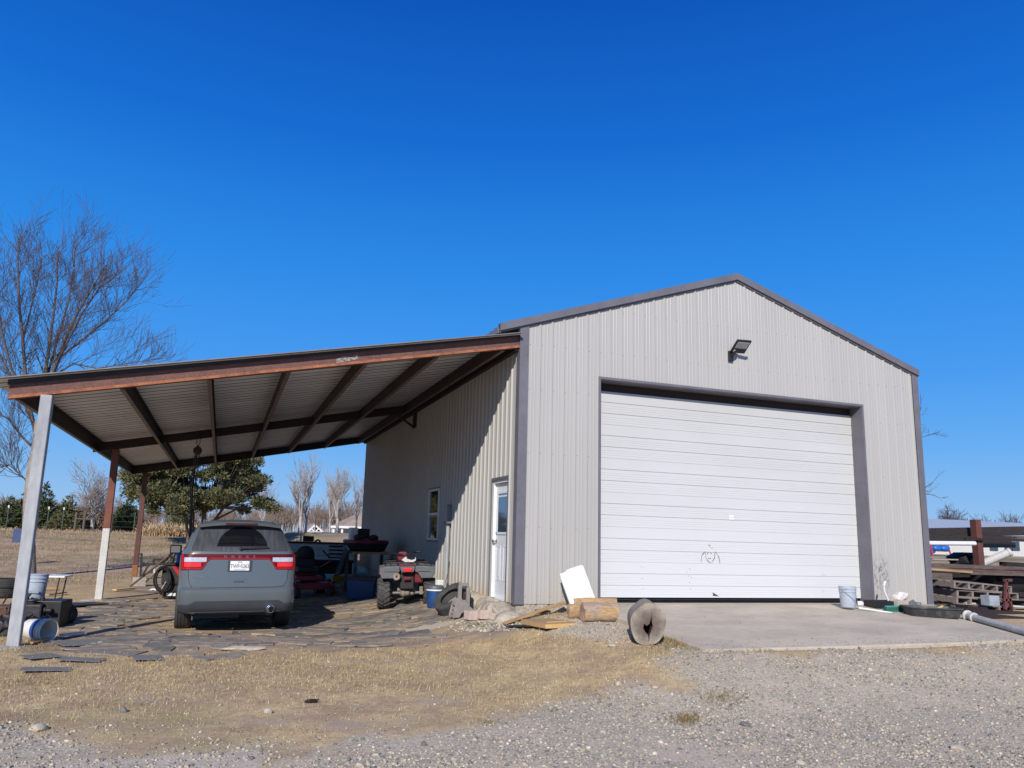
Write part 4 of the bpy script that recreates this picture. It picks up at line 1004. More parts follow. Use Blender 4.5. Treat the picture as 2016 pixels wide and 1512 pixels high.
def grow(tw, rr, p, d, L, r, depth, up=.15, spread=.55, minr=.004, kids=(2, 4), twist=.14, ends=None, sides=4):
    nseg = 4 if depth > 1 else 3; q = p.copy(); dd = d.copy(); r0 = r
    for i in range(nseg):
        dd = (dd+Vector((rr.uniform(-1, 1), rr.uniform(-1, 1), rr.uniform(-.6, 1)))*twist+Vector((0, 0, up*.3))).normalized()
        r1 = max(minr, r*(1-(i+1)/nseg*.55)); nq = q+dd*(L/nseg)
        tw.seg(q, nq, r0, r1, sides if depth > 2 else 3); 
        if depth > 0 and i >= 1:
            for k in range(rr.choice((1, 1, 2)) if depth > 1 else rr.choice((1, 2, 2))):
                if SPARSE[0] and rr.random() < SPARSE[0]: continue
                ax_ = dd.orthogonal().normalized(); ax_ = Quaternion(dd, rr.uniform(0, 6.283)) @ ax_
                a = rr.uniform(.5, 1.1)*spread*1.25
                nd = (dd*math.cos(a)+ax_*math.sin(a)+Vector((0, 0, up))).normalized()
                grow(tw, rr, q.lerp(nq, rr.random()), nd, L*rr.uniform(.5, .8), r1*.6, depth-1, up, spread, minr, kids, twist, ends, sides)
        q = nq; r0 = r1
    if depth > 0:
        for k in range(rr.randint(*kids)-1):
            ax_ = Quaternion(dd, rr.uniform(0, 6.283)) @ dd.orthogonal().normalized()
            a = rr.uniform(.3, .8)*spread
            grow(tw, rr, q, (dd*math.cos(a)+ax_*math.sin(a)+Vector((0, 0, up*.6))).normalized(), L*rr.uniform(.6, .85), r0*.75, depth-1, up, spread, minr, kids, twist, ends, sides)
    elif ends is not None: ends.append(q)
def bare_tree(name, label, base, H, r, seed, mb_, mt, depth=4, fork=.3, spread=.5, up=.22, limbs=5, minr=.006, lean=(0, 0), group=None, frac=.42):
    t = thing(name, label, 'tree', base, 0, group); rr = random.Random(seed)
    tr = Tw(); tw = Tw(); p = Vector((0, 0, -.15)); d = Vector((lean[0], lean[1], 1)).normalized(); pts = []
    nseg = 7; top = H*fork
    for i in range(nseg):
        q = p+d*(top/nseg); tr.seg(p, q, r*(1.25 if i == 0 else 1-.05*i), r*(1-.05*(i+1)), 12); p = q; d = (d+Vector((rr.uniform(-.05, .05), rr.uniform(-.05, .05), .05))).normalized()
    for k in range(limbs):
        a = 6.283*k/limbs+rr.uniform(-.4, .4); tilt = rr.uniform(.15, .75)*spread*1.3 if k else .05
        nd = Vector((math.cos(a)*math.sin(tilt), math.sin(a)*math.sin(tilt), math.cos(tilt)))
        grow(tw, rr, p-Vector((0, 0, rr.uniform(0, .08)*H*.5 if k else 0)), nd, H*frac*rr.uniform(.75, 1.05)*(.75 if k else .95), r*rr.uniform(.42, .6) if k else r*.66, depth, up, spread, minr, (2, 3), .14, None, 5)
    tr.obj('trunk', mb_, t); tw.obj('crown', mt, t); return t
def leafmat(name, stops): return island_mat(name, stops, .8, 3)
m_cedar = leafmat('cedar_green_foliage', [(0, (.04, .055, .025)), (.35, (.07, .09, .035)), (.65, (.11, .125, .05)), (.88, (.18, .16, .07)), (1, (.2, .14, .07))])
m_cedar2 = leafmat('dark_green_cedar_foliage', [(0, (.03, .05, .022)), (.4, (.06, .085, .035)), (.8, (.1, .125, .05)), (1, (.17, .15, .07))])
m_olive = leafmat('olive_evergreen_foliage', [(0, (.045, .055, .025)), (.3, (.085, .095, .045)), (.6, (.14, .145, .065)), (.85, (.2, .19, .09)), (1, (.25, .19, .1))])
m_dbark = M('dark_cedar_bark', (.16, .13, .105), .9, 0, (.09, .075, .065), 6)
m_dead = leafmat('brown_dead_cedar_foliage', [(0, (.13, .08, .05)), (.5, (.2, .13, .085)), (1, (.28, .2, .13))])
def foliage(name, clumps, mat, parent, size, seed, n_each):
    """small upward and outward pointing sprays filling each clump"""
    r_ = np.random.RandomState(seed); C_ = []; Dn = []
    for (c, rad) in clumps:
        k = int(n_each*(rad[0]*rad[1]*rad[2])**.62)
        u = r_.normal(size=(k, 3)); u /= np.linalg.norm(u, axis=1)[:, None]; rr_ = r_.rand(k, 1)**.45
        C_.append(np.array(c)+u*rr_*np.array(rad)); Dn.append(u*[1, 1, .6]+[0, 0, .55])
    C_ = np.concatenate(C_); Dn = np.concatenate(Dn)+r_.normal(scale=.35, size=C_.shape); Dn /= np.linalg.norm(Dn, axis=1)[:, None]
    N = len(C_); a = np.cross(Dn, r_.normal(size=(N, 3))); a /= np.linalg.norm(a, axis=1)[:, None]; b = np.cross(Dn, a)
    L_ = size*r_.uniform(.6, 1.5, (N, 1)); w_ = L_*r_.uniform(.28, .5, (N, 1))
    V = np.stack([C_-Dn*L_*.3, C_+a*w_*.6+Dn*L_*.25, C_+Dn*L_*.9, C_-a*w_*.6+Dn*L_*.2+b*w_*.4], 1)
    F = np.arange(N*4).reshape(N, 4)
    return np_mesh(name, V.reshape(-1, 3), F, mat, parent)
def cone_cedar(label, base, H, W_, seed, mat=None, group='evergreens along the fence', dens=520, lo=.04):
    t = thing('cedar_tree', label, 'tree', base, 0, group); rr = random.Random(seed); cl = []
    tr = Tw(); tr.seg(Vector((0, 0, -.2)), Vector((.1, 0, H*.9)), .14, .02, 8); 
    nlev = 9
    for i in range(nlev):
        f = i/(nlev-1); z = H*(lo+.06+(.84-lo)*f); R_ = W_/2*((1-f)**.75)*rr.uniform(.85, 1.12)+.12
        k = max(2, int(7*(1-f)+1.5))
        for j in range(k):
            a = 6.283*j/k+rr.uniform(-.5, .5); q = R_*rr.uniform(.5, .85)
            c = (q*math.cos(a), q*math.sin(a), z+rr.uniform(-.1, .1)*H*.6); s_ = R_*rr.uniform(.3, .48)+.1
            cl.append((c, (s_, s_, s_*.75))); tr.seg(Vector((0, 0, z-.1*H*f-.1)), Vector(c), .03, .01, 4)
    cl.append(((0.05, 0, H*.93), (.18, .18, H*.08)))
    tr.obj('trunk', m_bark, t); foliage('crown', cl, mat or m_cedar2, t, .17, seed, dens); return t

# the tall bare tree behind the first post
bp = foot(56, 1137)
t = thing('bare_tree', 'tall bare winter tree with a pale trunk behind the first carport post', 'tree', bp); rr = random.Random(12)
P_ = lambda u, v, dy=0: at(u, v, y=bp.y+dy)-bp
tr = Tw(); path = [Vector((0, 0, -.2)), P_(57, 1090), P_(56, 1040), P_(58, 980), P_(64, 920), P_(75, 860), P_(80, 810)]
rad = [.27, .2, .19, .185, .18, .17, .155]
for a, b, r0_, r1_ in zip(path, path[1:], rad, rad[1:]): tr.seg(a, b, r0_, r1_, 14)
limbs = [([(76, 850), (60, 790), (50, 720), (44, 640), (36, 560), (34, 480), (36, 430)], 0, .11), ([(79, 820), (88, 740), (98, 660), (108, 590), (116, 520), (116, 465)], .3, .10), ([(80, 812), (104, 720), (120, 670), (150, 600), (185, 540), (215, 490)], -.5, .1),
         ([(104, 720), (130, 660), (165, 590), (205, 530), (245, 500)], -1.0, .07), ([(118, 680), (170, 640), (220, 600), (262, 560), (295, 520)], .4, .06), ([(100, 720), (150, 690), (200, 700), (260, 690), (330, 680)], -.8, .05),
         ([(62, 800), (30, 740), (10, 700), (-20, 640), (-40, 560)], .5, .08), ([(55, 760), (20, 700), (0, 620), (-12, 540), (-10, 500)], -.7, .07), ([(70, 870), (40, 840), (15, 805), (-20, 790), (-60, 740)], .2, .06),
         ([(90, 740), (100, 700), (140, 560), (150, 500), (152, 450)], .8, .07), ([(62, 955), (48, 930), (38, 925), (20, 900), (5, 905)], 0, .03), ([(45, 640), (60, 580), (75, 520), (80, 490)], .6, .05)]
cw = Tw(); ends = []
for pts, dy, r_ in limbs:
    W3 = [P_(u, v, dy*i/(len(pts)-1)*2) for i, (u, v) in enumerate(pts)]
    for i, (a, b) in enumerate(zip(W3, W3[1:])):
        f0 = .72*(1-i/len(W3)*.85); f1 = .72*(1-(i+1)/len(W3)*.85); cw.seg(a, b, r_*f0, r_*f1, 7)
        d = (b-a).normalized(); Ls = (b-a).length
        for k in range(7 if i else 2):
            ax_ = Quaternion(d, rr.uniform(0, 6.283)) @ d.orthogonal().normalized(); q = rr.uniform(.4, .9)
            grow(cw, rr, a.lerp(b, rr.random()), (d*math.cos(q)+ax_*math.sin(q)+Vector((0, 0, .1))).normalized(), rr.uniform(.5, 1.3), max(.012, r_*f1*.35), 2, .14, .6, .0048, (1, 2), .2)
    grow(cw, rr, W3[-1], (W3[-1]-W3[-2]).normalized(), .35, .012, 1, .1, .4, .005)
tr.obj('trunk', m_bark, t); cw.obj('crown', m_twig, t)
t.scale = (.94, .94, .94)
foliage('evergreen_sprigs', [(tuple(P_(98, 700)), (.3, .3, .5)), (tuple(P_(15, 735)), (.5, .4, .35)), (tuple(P_(50, 690)), (.25, .25, .6))], m_cedar, t, .07, 5, 700)['kind'] = 'stuff'

# broad cedar behind the carport
bp = at(397, 1060, y=33); bp.z = ground(bp.x, 33)
t = thing('broad_cedar_tree', 'large broad evergreen tree spreading behind the carport and grey suv', 'tree', bp); rr = random.Random(3)
P_ = lambda u, v, dy=0: at(u, v, y=33+dy)-bp
tr = Tw(); cl = []
for (pts, r_) in (([(378, 1062), (380, 1010), (378, 960), (372, 925)], .17), ([(400, 1062), (402, 1010), (420, 960), (440, 920)], .22), ([(404, 1040), (440, 1000), (480, 975), (510, 960)], .12), ([(392, 1040), (350, 1000), (310, 975), (290, 960)], .12), ([(410, 1020), (470, 1000), (520, 1000)], .09), ([(372, 1062), (366, 1020), (362, 1005)], .13)):
    W3 = [P_(*q) for q in pts]; W3[0].z -= .3
    for i, (a, b) in enumerate(zip(W3, W3[1:])): tr.seg(a, b, r_*.7*(1-.22*i), r_*.7*(1-.22*(i+1)), 8)
outline = [(268, 965), (285, 935), (300, 990), (318, 955), (330, 920), (345, 985), (350, 945), (372, 915), (375, 975), (400, 935), (405, 895), (420, 970), (430, 915), (445, 945), (455, 890), (465, 980), (478, 920), (490, 955), (495, 905), (505, 985), (515, 1005), (532, 998), (480, 1000), (340, 1000), (300, 1005), (440, 885), (480, 885), (410, 905), (310, 930), (285, 975)]
for k in range(70):
    q_ = rr.uniform(0, 6.283); f_ = rr.uniform(.2, 1)**.5; outline.append((395+128*f_*math.cos(q_), 945+(58 if math.sin(q_) > 0 else 62)*f_*math.sin(q_)))
for (u, v) in outline:
    for k in range(2):
        dy = rr.uniform(-2.6, 2.6); c = P_(u+rr.uniform(-9, 9), v+rr.uniform(-8, 8), dy); s_ = rr.uniform(.35, .75)*(.7 if u > 500 or v > 1000 else 1)
        cl.append((tuple(c), (s_, s_, s_*.7)))
        tr.seg(P_(395+(u-395)*.4, 1000, dy*.3), c, .04, .012, 4)
tr.obj('trunk', m_dbark, t); foliage('crown', cl, m_olive, t, .13, 7, 1500)

# row of cedars along the back fence (pixel spans give each its place; every one stands 48 m or more away)
def gb(u, v, y): p = at(u, v, y=y); return Vector((p.x, y, ground(p.x, y)))
for (u, y, wpx, top, seed, lab, mt) in (
        (12, 49, 60, 978, 21, 'dark cedar at the far left edge of the field', m_cedar2), (44, 51, 44, 970, 22, 'cedar half hidden behind the bare tree trunk', m_cedar), (78, 50, 56, 950, 23, 'tallest dark cedar just right of the first carport post', m_cedar2),
        (128, 48, 50, 972, 24, 'pointed green cedar standing between the first two carport posts', m_cedar), (250, 50, 56, 975, 26, 'dark cone shaped cedar between the two rusty carport posts', m_cedar2), (355, 46, 60, 1008, 27, 'low green cedar beneath the broad evergreen crown', m_cedar)):
    b_ = gb(u, 1045, y); tp = at(u, top, y=y); cone_cedar(lab, b_, tp.z-b_.z, wpx*(y+13)/FL*.92, seed, mt)
b_ = gb(184, 1048, 51); cone_cedar('brown dead cedar behind the small bare tree', b_, at(184, 965, y=51).z-b_.z, 2.9, 25, m_dead, dens=230)
b_ = gb(180, 1052, 46); bare_tree('bare_tree', 'small bare spreading tree in front of the brown dead cedar', b_, at(180, 905, y=46).z-b_.z, .11, 31, m_twig_pale, m_twig_far, 3, .22, .8, .06, 6, .012, group='bare trees beyond the yard', frac=.34)
SPARSE[0] = .38
for (u, y, top, seed, r_, lab) in ((590, 40, 898, 41, .15, 'taller pale bare tree seen between the grey suv and the workshop'), (601, 41, 930, 42, .1, 'slimmer bare stem close beside the taller pale bare tree'), (664, 46, 922, 43, .14, 'bare tree nearest the workshop corner, left of the tan house'), (648, 52, 945, 44, .09, 'thin bare tree between the two pale bare trees'), (518, 55, 935, 45, .09, 'thin bare tree just right of the broad evergreen'), (700, 50, 935, 46, .1, 'bare tree partly hidden by the workshop side wall'), (232, 60, 985, 47, .08, 'thin bare tree behind the second carport post')):
    b_ = gb(u, 1055, y); bare_tree('bare_tree', lab, b_, at(u, top, y=y).z-b_.z, r_, seed, m_twig_pale, m_twig_far, 3, .25, .5, .2, 5, .013, group='bare trees beyond the yard', frac=.42)
SPARSE[0] = .15
for (u, y, top, seed, lab) in ((1880, 95, 988, 51, 'round bare tree above the white barn roof'), (1990, 100, 1000, 52, 'bare tree at the right edge of the photo above the barn'), (1935, 110, 1008, 53, 'faint bare tree between the two above the barn roof')):
    p = at(u, 1060, y=y*.8); p = Vector((p.x, p.y, ground(p.x, p.y))); bare_tree('bare_tree', lab, p, at(u, top, y=p.y).z-p.z, .16, seed, m_twig, m_twig, 3, .3, .8, .08, 6, .02, group='bare trees behind the barn', frac=.36)
SPARSE[0] = 0
# the tree behind the workshop whose twigs show past the right corner
b_ = Vector((18.2, 14, ground(18.2, 14))); t = thing('bare_tree', 'bare tree behind the workshop whose twigs poke past the right corner', 'tree', b_); rr = random.Random(8)
tr = Tw(); tr.seg(Vector((0, 0, -.2)), Vector((.2, 0, 4.6)), .16, .08, 10); tr.obj('trunk', m_bark, t); tw = Tw()
for (pts) in ([(1790, 880), (1812, 862), (1830, 856), (1850, 850)], [(1780, 850), (1808, 820), (1814, 800)], [(1790, 980), (1820, 972), (1842, 975)], [(1790, 975), (1822, 960), (1835, 950)]):
    W3 = [at(u, v, y=14)-b_ for u, v in pts]; tw.seg(Vector((.2, 0, 3.6)), W3[0], .05, .03, 5)
    for a, b in zip(W3, W3[1:]):
        tw.seg(a, b, .02, .012, 4); d = (b-a).normalized()
        for k in range(2):
            ax_ = Quaternion(d, rr.uniform(0, 6.28)) @ d.orthogonal().normalized(); grow(tw, rr, a.lerp(b, rr.random()), (d*.8+ax_*.6).normalized(), .45, .01, 1, .05, .5, .005)
tw.obj('crown', m_twig, t)
# distant woods: one mass of far bare brush closing the horizon
tw = Tw(); rr = random.Random(77)
for k in range(1500):
    x = rr.uniform(-95, 70); y = rr.uniform(88, 125); z0 = ground(x, y)-.3; H = rr.uniform(2.2, 4.4)+.8*math.sin(x*.1)
    p = Vector((x, y, z0)); d = Vector((rr.uniform(-.1, .1), 0, 1)); q = p+d*H*.5; tw.seg(p, q, .07, .05, 3)
    for j in range(7):
        a = rr.uniform(-.9, .9); e = q+Vector((math.sin(a)*H*.35, rr.uniform(-.5, .5), math.cos(a)*H*.5))*rr.uniform(.6, 1.05); tw.seg(q-d*rr.uniform(0, H*.3), e, .035, .02, 3)
        for i in range(3): tw.seg(q.lerp(e, rr.uniform(.3, .9)), e+Vector((rr.uniform(-.7, .7), 0, rr.uniform(-.2, .7))), .022, .012, 3)
o = tw.obj('distant_woods', m_twig_brown, None); tag(o, 'low brown line of far bare woods along the horizon', kind='stuff')
# tall tan grass under the fence line
sp_ = []
for k in range(6800):
    u = nr.uniform(-30, 560) if k > 5200 else nr.uniform(275, 420); y = nr.uniform(41, 47) if k > 5200 else nr.uniform(40, 46)
    p = at(u, 1050, y=y); sp_.append((p.x, y, ground(p.x, y), nr.uniform(.1, .28) if k > 5200 else nr.uniform(.4, .9)))
m_tall = island_mat('tall_tan_grass_blades', [(0, (.38, .25, .14)), (.5, (.5, .35, .21)), (1, (.62, .48, .3))], .9, 2)
scatter('tall_dry_grass', sp_, blade_v, blade_f, m_tall, 'tall tan dry grass along the far fence line', tilt=.4, seed=4)
sp_ = []
while len(sp_) < 30000:
    y = 12+30*nr.rand()**.8; x = nr.uniform(-9-.62*y, 1+.0*y) if y > 15.6 else nr.uniform(-9-.62*y, -7.4)
    if vn(x, y, .35)+.5*vn2(x, y, 1.1) < nr.uniform(-.55, .2): continue
    sp_.append((x, y, ground(x, y), nr.uniform(.05, .11)*(1+y*.025)))
scatter('field_grass', sp_, blade_v, blade_f, island_mat('field_straw_blades', [(0, (.2, .14, .08)), (.4, (.36, .26, .14)), (.75, (.5, .38, .21)), (.9, (.26, .26, .1)), (1, (.2, .24, .08))], .9, 2), 'dry tan and greenish grass tufts over the field', tilt=.9, seed=14)
# fence: t-posts with pale caps, wooden brace posts and wire
fn = thing('wire_fence', 'wire field fence with steel t posts and wooden brace posts before the cedars', 'fence', (0, 0, 0))
m_tpost = M('green_steel_post', (.06, .08, .06), .7); m_cap = M('white_post_cap', (.7, .68, .6), .6)
fpts = [-40, 10, 60, 90, 120, 146, 163, 183, 217, 262, 330, 400, 470, 540, 620, 700]
prev = None
for i, u in enumerate(fpts):
    b_ = gb(u, 1050, 44.5); wd = u in (146, 163, 217); H = 1.35 if not wd else 1.2
    if wd: pm = MB().tube([b_-Vector((0, 0, .2)), b_+Vector((0, 0, H))], .085, 8).build('wooden_post', m_wood_old, fn, smooth=50)
    else:
        pm = MB().beam(b_-Vector((0, 0, .2)), b_+Vector((0, 0, H)), .05, .05).build('steel_post', m_tpost, fn)
        if u < 130: MB().beam(b_+Vector((0, 0, H-.02)), b_+Vector((0, 0, H+.16)), .08, .08).build('post_cap', m_cap, pm)
    if prev is not None:
        mb = MB()
        for h in (.35, .7, 1.05): mb.tube([prev+Vector((0, 0, h)), b_+Vector((0, 0, h))], .008, 4)
        mb.build('wire', m_tpost, fn)
    prev = b_
a_ = gb(146, 1050, 44.5); c_ = gb(183, 1050, 44.5); MB().beam(a_+Vector((0, -.05, .8)), c_+Vector((0, -.05, .8)), .09, .09).build('brace_rail', m_wood_old, fn)

# ------------------------------------------------------------------ far buildings
m_shingle = M('tan_shingle_roof', (.4, .3, .23), .9, 0, (.3, .22, .17), 3, fine=.2)
def gable(mb, x0, x1, y0, y1, z0, z1, zr, axis='x', ov=.4):
    if axis == 'x':   # ridge runs along x
        ym = (y0+y1)/2; mb.add([(x0-ov, y0-ov, z1), (x1+ov, y0-ov, z1), (x1+ov, ym, zr), (x0-ov, ym, zr), (x1+ov, y1+ov, z1), (x0-ov, y1+ov, z1)], [(0, 1, 2, 3), (3, 2, 4, 5), (0, 3, 5), (1, 4, 2), (0, 5, 4, 1)])
    else:
        xm = (x0+x1)/2; mb.add([(x0-ov, y0-ov, z1), (x0-ov, y1+ov, z1), (xm, y1+ov, zr), (xm, y0-ov, zr), (x1+ov, y1+ov, z1), (x1+ov, y0-ov, z1)], [(0, 1, 2, 3), (3, 2, 4, 5), (0, 3, 5), (1, 4, 2), (0, 5, 4, 1)])
HY = 72; ho = thing('tan_roof_house', 'far house with a tan shingle roof and white porch left of the workshop', 'house', (0, 0, 0))
a = at(676, 1052, y=HY); e = at(690, 1036, y=HY); rg = at(712, 1018, y=HY); gz = ground(a.x, HY)-.2
MB().span((e.x, HY, gz), (e.x+16, HY+10, e.z)).build('walls', M('cream_siding', (.55, .5, .42), .8), ho)
mb = MB(); x0, x1 = e.x-.6, e.x+16; mb.add([(x0-.3, HY-.6, e.z), (x1, HY-.6, e.z), (x1, HY+10.6, e.z), (x0-.3, HY+10.6, e.z), (x0+5, HY+5, e.z+3.1), (x1-4, HY+5, e.z+3.1)], [(0, 1, 5, 4), (1, 2, 5), (2, 3, 4, 5), (3, 0, 4), (3, 2, 1, 0)]); mb.build('roof', m_shingle, ho)
for k in range(4): MB().span((e.x-2.2+k*.9+(.1), HY-1.6, gz), (e.x-2.0+k*.9+.1, HY-1.4, e.z-.25)).build('porch_post', m_white, ho)
MB().span((e.x-2.4, HY-1.8, e.z-.25), (e.x+2, HY-.6, e.z-.02)).build('porch_beam', m_white, ho); MB().span((e.x+.6, HY-.04, gz+.9), (e.x+1.6, HY-.005, e.z-.5)).build('window', m_glass, ho)
pv = thing('gable_pavilion', 'white open truss gable of a small pavilion beyond the fence', 'pavilion', (0, 0, 0)); y_ = 66
l0 = at(604, 1048, y=y_); r0_ = at(636, 1048, y=y_); pk = at(620, 1034, y=y_); gz = ground(pk.x, y_)
for k, (pa, pb) in enumerate(((l0, pk), (r0_, pk), (l0, r0_))): MB().beam(pa, pb, .14, .14).build('truss_member', m_white, pv)
for f in (.3, .7): MB().beam(l0.lerp(r0_, .5), l0.lerp(pk, .55) if f < .5 else r0_.lerp(pk, .55), .09, .09).build('truss_web', m_white, pv)
MB().beam(l0.lerp(r0_, .5), pk, .09, .09).build('king_post', m_white, pv)
for p_ in (l0, r0_):
    for dy in (0, 3): MB().span((p_.x-.09, y_-.09+dy, gz-.2), (p_.x+.09, y_+.09+dy, p_.z-.08)).build('post', m_white, pv)
mb = MB()
mb.add([(l0.x-.3, y_+.1, l0.z), (pk.x, y_+.1, pk.z+.15), (pk.x, y_+4, pk.z+.15), (l0.x-.3, y_+4, l0.z), (r0_.x+.3, y_+.1, r0_.z), (r0_.x+.3, y_+4, r0_.z)], [(0, 1, 2, 3), (1, 4, 5, 2)]); mb.build('roof', m_shingle, pv, solid=.08)
# white barn on the right
BY = 52; bn = thing('white_barn', 'long low white metal barn with a pale roof beyond the scrap pile', 'barn', (0, 0, 0))
e0 = at(1700, 1060, y=BY); e1 = at(2120, 1068, y=BY+2); rz_ = at(1850, 1022, y=BY+8).z; ez = at(1900, 1058, y=BY).z; gz = ground(e0.x, BY)-.3
m_barnw = M('white_ribbed_siding', (.6, .6, .59), .5, 0, (.54, .54, .53), 3)
mb = MB(); corrug(mb, 60, lambda s_: ez, gz, lambda s_, o_, z_: (e0.x-8+s_, BY-o_*2, z_), pitch=.5); mb.build('front_wall', m_barnw, bn, fix=False)
MB().span((e0.x-8, BY+.05, gz), (e0.x+52, BY+16, ez)).build('walls', m_barnw, bn)
mb = MB(); gable(mb, e0.x-8, e0.x+52, BY, BY+16, gz, ez+.01, rz_); mb.build('roof', M('pale_blue_grey_roof', (.52, .55, .58), .5, .2), bn)
MB().span((at(1835, 1070, y=BY).x-3, BY-2.5, ez-.0), (at(1850, 1070, y=BY).x, BY-.45, ez+.25)).build('gable_trim', m_trim, bn)
for u in (1998, 1984, 1955): c_ = at(u, 1075, y=BY); MB().span((c_.x-.6, BY-.12, c_.z-.5), (c_.x+.6, BY-.07, c_.z+.5)).build('window', m_glass, bn)
sw = thing('swing_set', 'small red and blue play set on the lawn before the white barn', 'play set', (0, 0, 0)); m_blue = M('blue_plastic', (.02, .16, .6), .4); m_redp = M('red_plastic', (.55, .03, .03), .45)
c_ = at(1857, 1100, y=40); gz = ground(c_.x, 40)
for dx in (-1.2, 1.0): MB().tube([(c_.x+dx, 40, gz), (c_.x+dx*.85, 40.4, gz+1.9)], .07, 8).build('leg', m_redp, sw)
MB().tube([(c_.x-1.1, 40.4, gz+1.9), (c_.x+.9, 40.4, gz+1.9)], .06, 8).build('top_bar', m_redp, sw)
for dx in (-.3, .5): 
    s2 = MB().rock((c_.x+dx*1.2, 40.3, gz+.75), (1.1, .7, .55), 0, 4, .08, 2).build('seat', m_blue, sw, smooth=50); MB().tube([(c_.x+dx, 40.4, gz+1.9), (c_.x+dx, 40.4, gz+.8)], .02, 5).build('rope', m_blue, s2)
c_ = at(1826, 1090, y=42); gz = ground(c_.x, 42); MB().rock((c_.x, 42, gz+.5), (1.8, 1.2, .9), 0, 9, .1, 2).lathe([(.35, 0), (.3, .3)], (c_.x, 42, gz+.9), (0, 0, 1), 12).build('toy_slide', m_blue, None, smooth=50)
tag(bpy.data.objects['toy_slide'], 'blue plastic toy slide at the workshop corner beyond the scrap pile', 'toy')
# ------------------------------------------------------------------ clutter under and around the carport
def gz(x, y): return ground(x, y)
def onground(p): return Vector((p.x, p.y, ground(p.x, p.y)))
# torn shingles and mats laid as a floor under the carport
r_ = random.Random(11); mb = MB(); n_ = 0
for k in range(1150):
    x = r_.uniform(-6.9, -.5); y = r_.uniform(-1.3, 8.0)
    if y < -.1 and (x > -2.4 or r_.random() < .7): continue
    if y < -.9 and r_.random() < .6: continue
    if x > -1.6 and y < .9: continue
    if y > 3.5 and r_.random() < .5: continue
    if vn2(x, y, .9) > .17: continue
    L_ = r_.uniform(.2, .95); W_ = r_.uniform(.1, .36); a = r_.gauss(0, .3); z = gz(x, y); lift_ = r_.uniform(-.016, .008)
    q_ = Matrix.Rotation(a, 3, 'Z'); c = Vector((x, y, z)); m_ = 4; top = []
    for i in range(m_+1):
        t = i/m_-.5
        for s_ in (-.5, .5):
            j = r_.uniform(-.05, .05)*(1 if L_ > .4 else .5); p = c+q_ @ Vector((t*L_, s_*W_+j, 0)); p.z = gz(p.x, p.y)+.012+lift_+r_.uniform(0, .009)+.018*(vn(p.x, p.y, 1.1))+.012*vn2(p.x, p.y, 4)+(k % 5)*.002; top.append(p)
    b = len(mb.v); mb.v += [tuple(p) for p in top]+[(p.x, p.y, p.z-.02) for p in top]; nt_ = len(top)
    for i in range(m_): mb.f.append((b+2*i, b+2*i+1, b+2*i+3, b+2*i+2))
    for i in range(m_):
        for e_ in (0, 1): mb.f.append((b+2*i+e_, b+2*i+2+e_, b+nt_+2*i+2+e_, b+nt_+2*i+e_))
    mb.f += [(b, b+1, b+nt_+1, b+nt_), (b+nt_-2, b+nt_-1, b+2*nt_-1, b+2*nt_-2)]
m_shg = island_mat('weathered_shingle_pieces', [(0, (.14, .13, .12)), (.25, (.21, .19, .165)), (.5, (.28, .24, .2)), (.72, (.24, .2, .165)), (.88, (.33, .255, .19)), (1, (.44, .33, .21))], .95, 7)
o = mb.build('shingle_flooring', m_shg, fix=False); tag(o, 'overlapping strips of torn grey shingles covering the carport floor', kind='stuff')
sp_ = []
while len(sp_) < 900:
    x = r_.uniform(-6.9, -.4); y = r_.uniform(-1.0, 9)
    if vn2(x, y, .9) < .0 and r_.random() < .7: continue
    sp_.append((x, y, ground(x, y)+.03, r_.uniform(.02, .1)))
scatter('wood_chips', sp_, [(-.5, -.12, 0), (.5, -.1, 0), (.5, .1, .05), (-.5, .12, .05)], [(0, 1, 2, 3)], island_mat('wood_chip_pieces', [(0, (.3, .2, .11)), (.4, (.5, .34, .17)), (.8, (.62, .45, .24)), (1, (.2, .16, .13))], .9, 8), 'splinters and chips of wood strewn over the carport floor', tilt=.3, seed=21)
# single shingles lying loose in the grass
for (u, v, L_, W_, a, lab) in ((82, 1296, .42, .3, .7, 'loose grey shingle in the grass nearest the first post'), (90, 1322, .5, .2, .1, 'dark curled shingle lowest in the grass at the left'), (290, 1298, .34, .34, .2, 'pale square shingle piece left of centre in the grass'), (160, 1302, .5, .22, -.2, 'grey shingle strip between the two other loose shingles'), (180, 1268, .9, .5, .5, 'wide dark shingle sheet at the floor edge before the first post')):
    p = foot(u, v); mb = MB(); mb.box((0, 0, 0), (L_, W_, .008)); o = mb.build('loose_shingle', M('grey_shingle', (.2, .195, .19), .95, 0, (.13, .125, .12), 12) if 'grey_shingle' not in bpy.data.materials else bpy.data.materials['grey_shingle'], bevel=.004); o.location = p+Vector((0, 0, .024)); o.rotation_euler = (.03, .04, a); tag(o, lab, 'shingle', 'loose shingles in the grass')
m_rockp = M('pale_limestone_rock', (.55, .48, .38), .95, 0, (.4, .33, .25), 12, bscale=30, bstr=.5)
for i, (u, v, s_, lab) in enumerate(((478, 1280, (.55, .2, .07), 'flat crumbled pale rock in the grass below the grey suv'), (1205, 1273, (.16, .13, .05), 'flat whitish rock on the gravel left of the split log end'), (196, 1269, (.1, .08, .05), 'small white rock on the shingles beside the first post'), (528, 1405, (.08, .07, .05), 'small pale rock at the grass edge near the bottom centre'), (76, 1440, (.14, .12, .07), 'grey rock on the gravel near the bottom left'), (1466, 1430, (.1, .09, .05), 'dark grey rock alone on the gravel below the slab'), (1885, 1477, (.13, .1, .05), 'grey flat rock low on the gravel at the right'), (243, 1404, (.07, .06, .06), 'small dark stone standing in the gravel at the left'))):
    p = foot(u, v); o = MB().rock((0, 0, s_[2]*.3), s_, i, i+3, .2, 2).build('rock', m_rockp if i not in (5, 7) else M('dark_rock', (.2, .19, .18), .9, 0), smooth=30); o.location = p; tag(o, lab, 'rock')
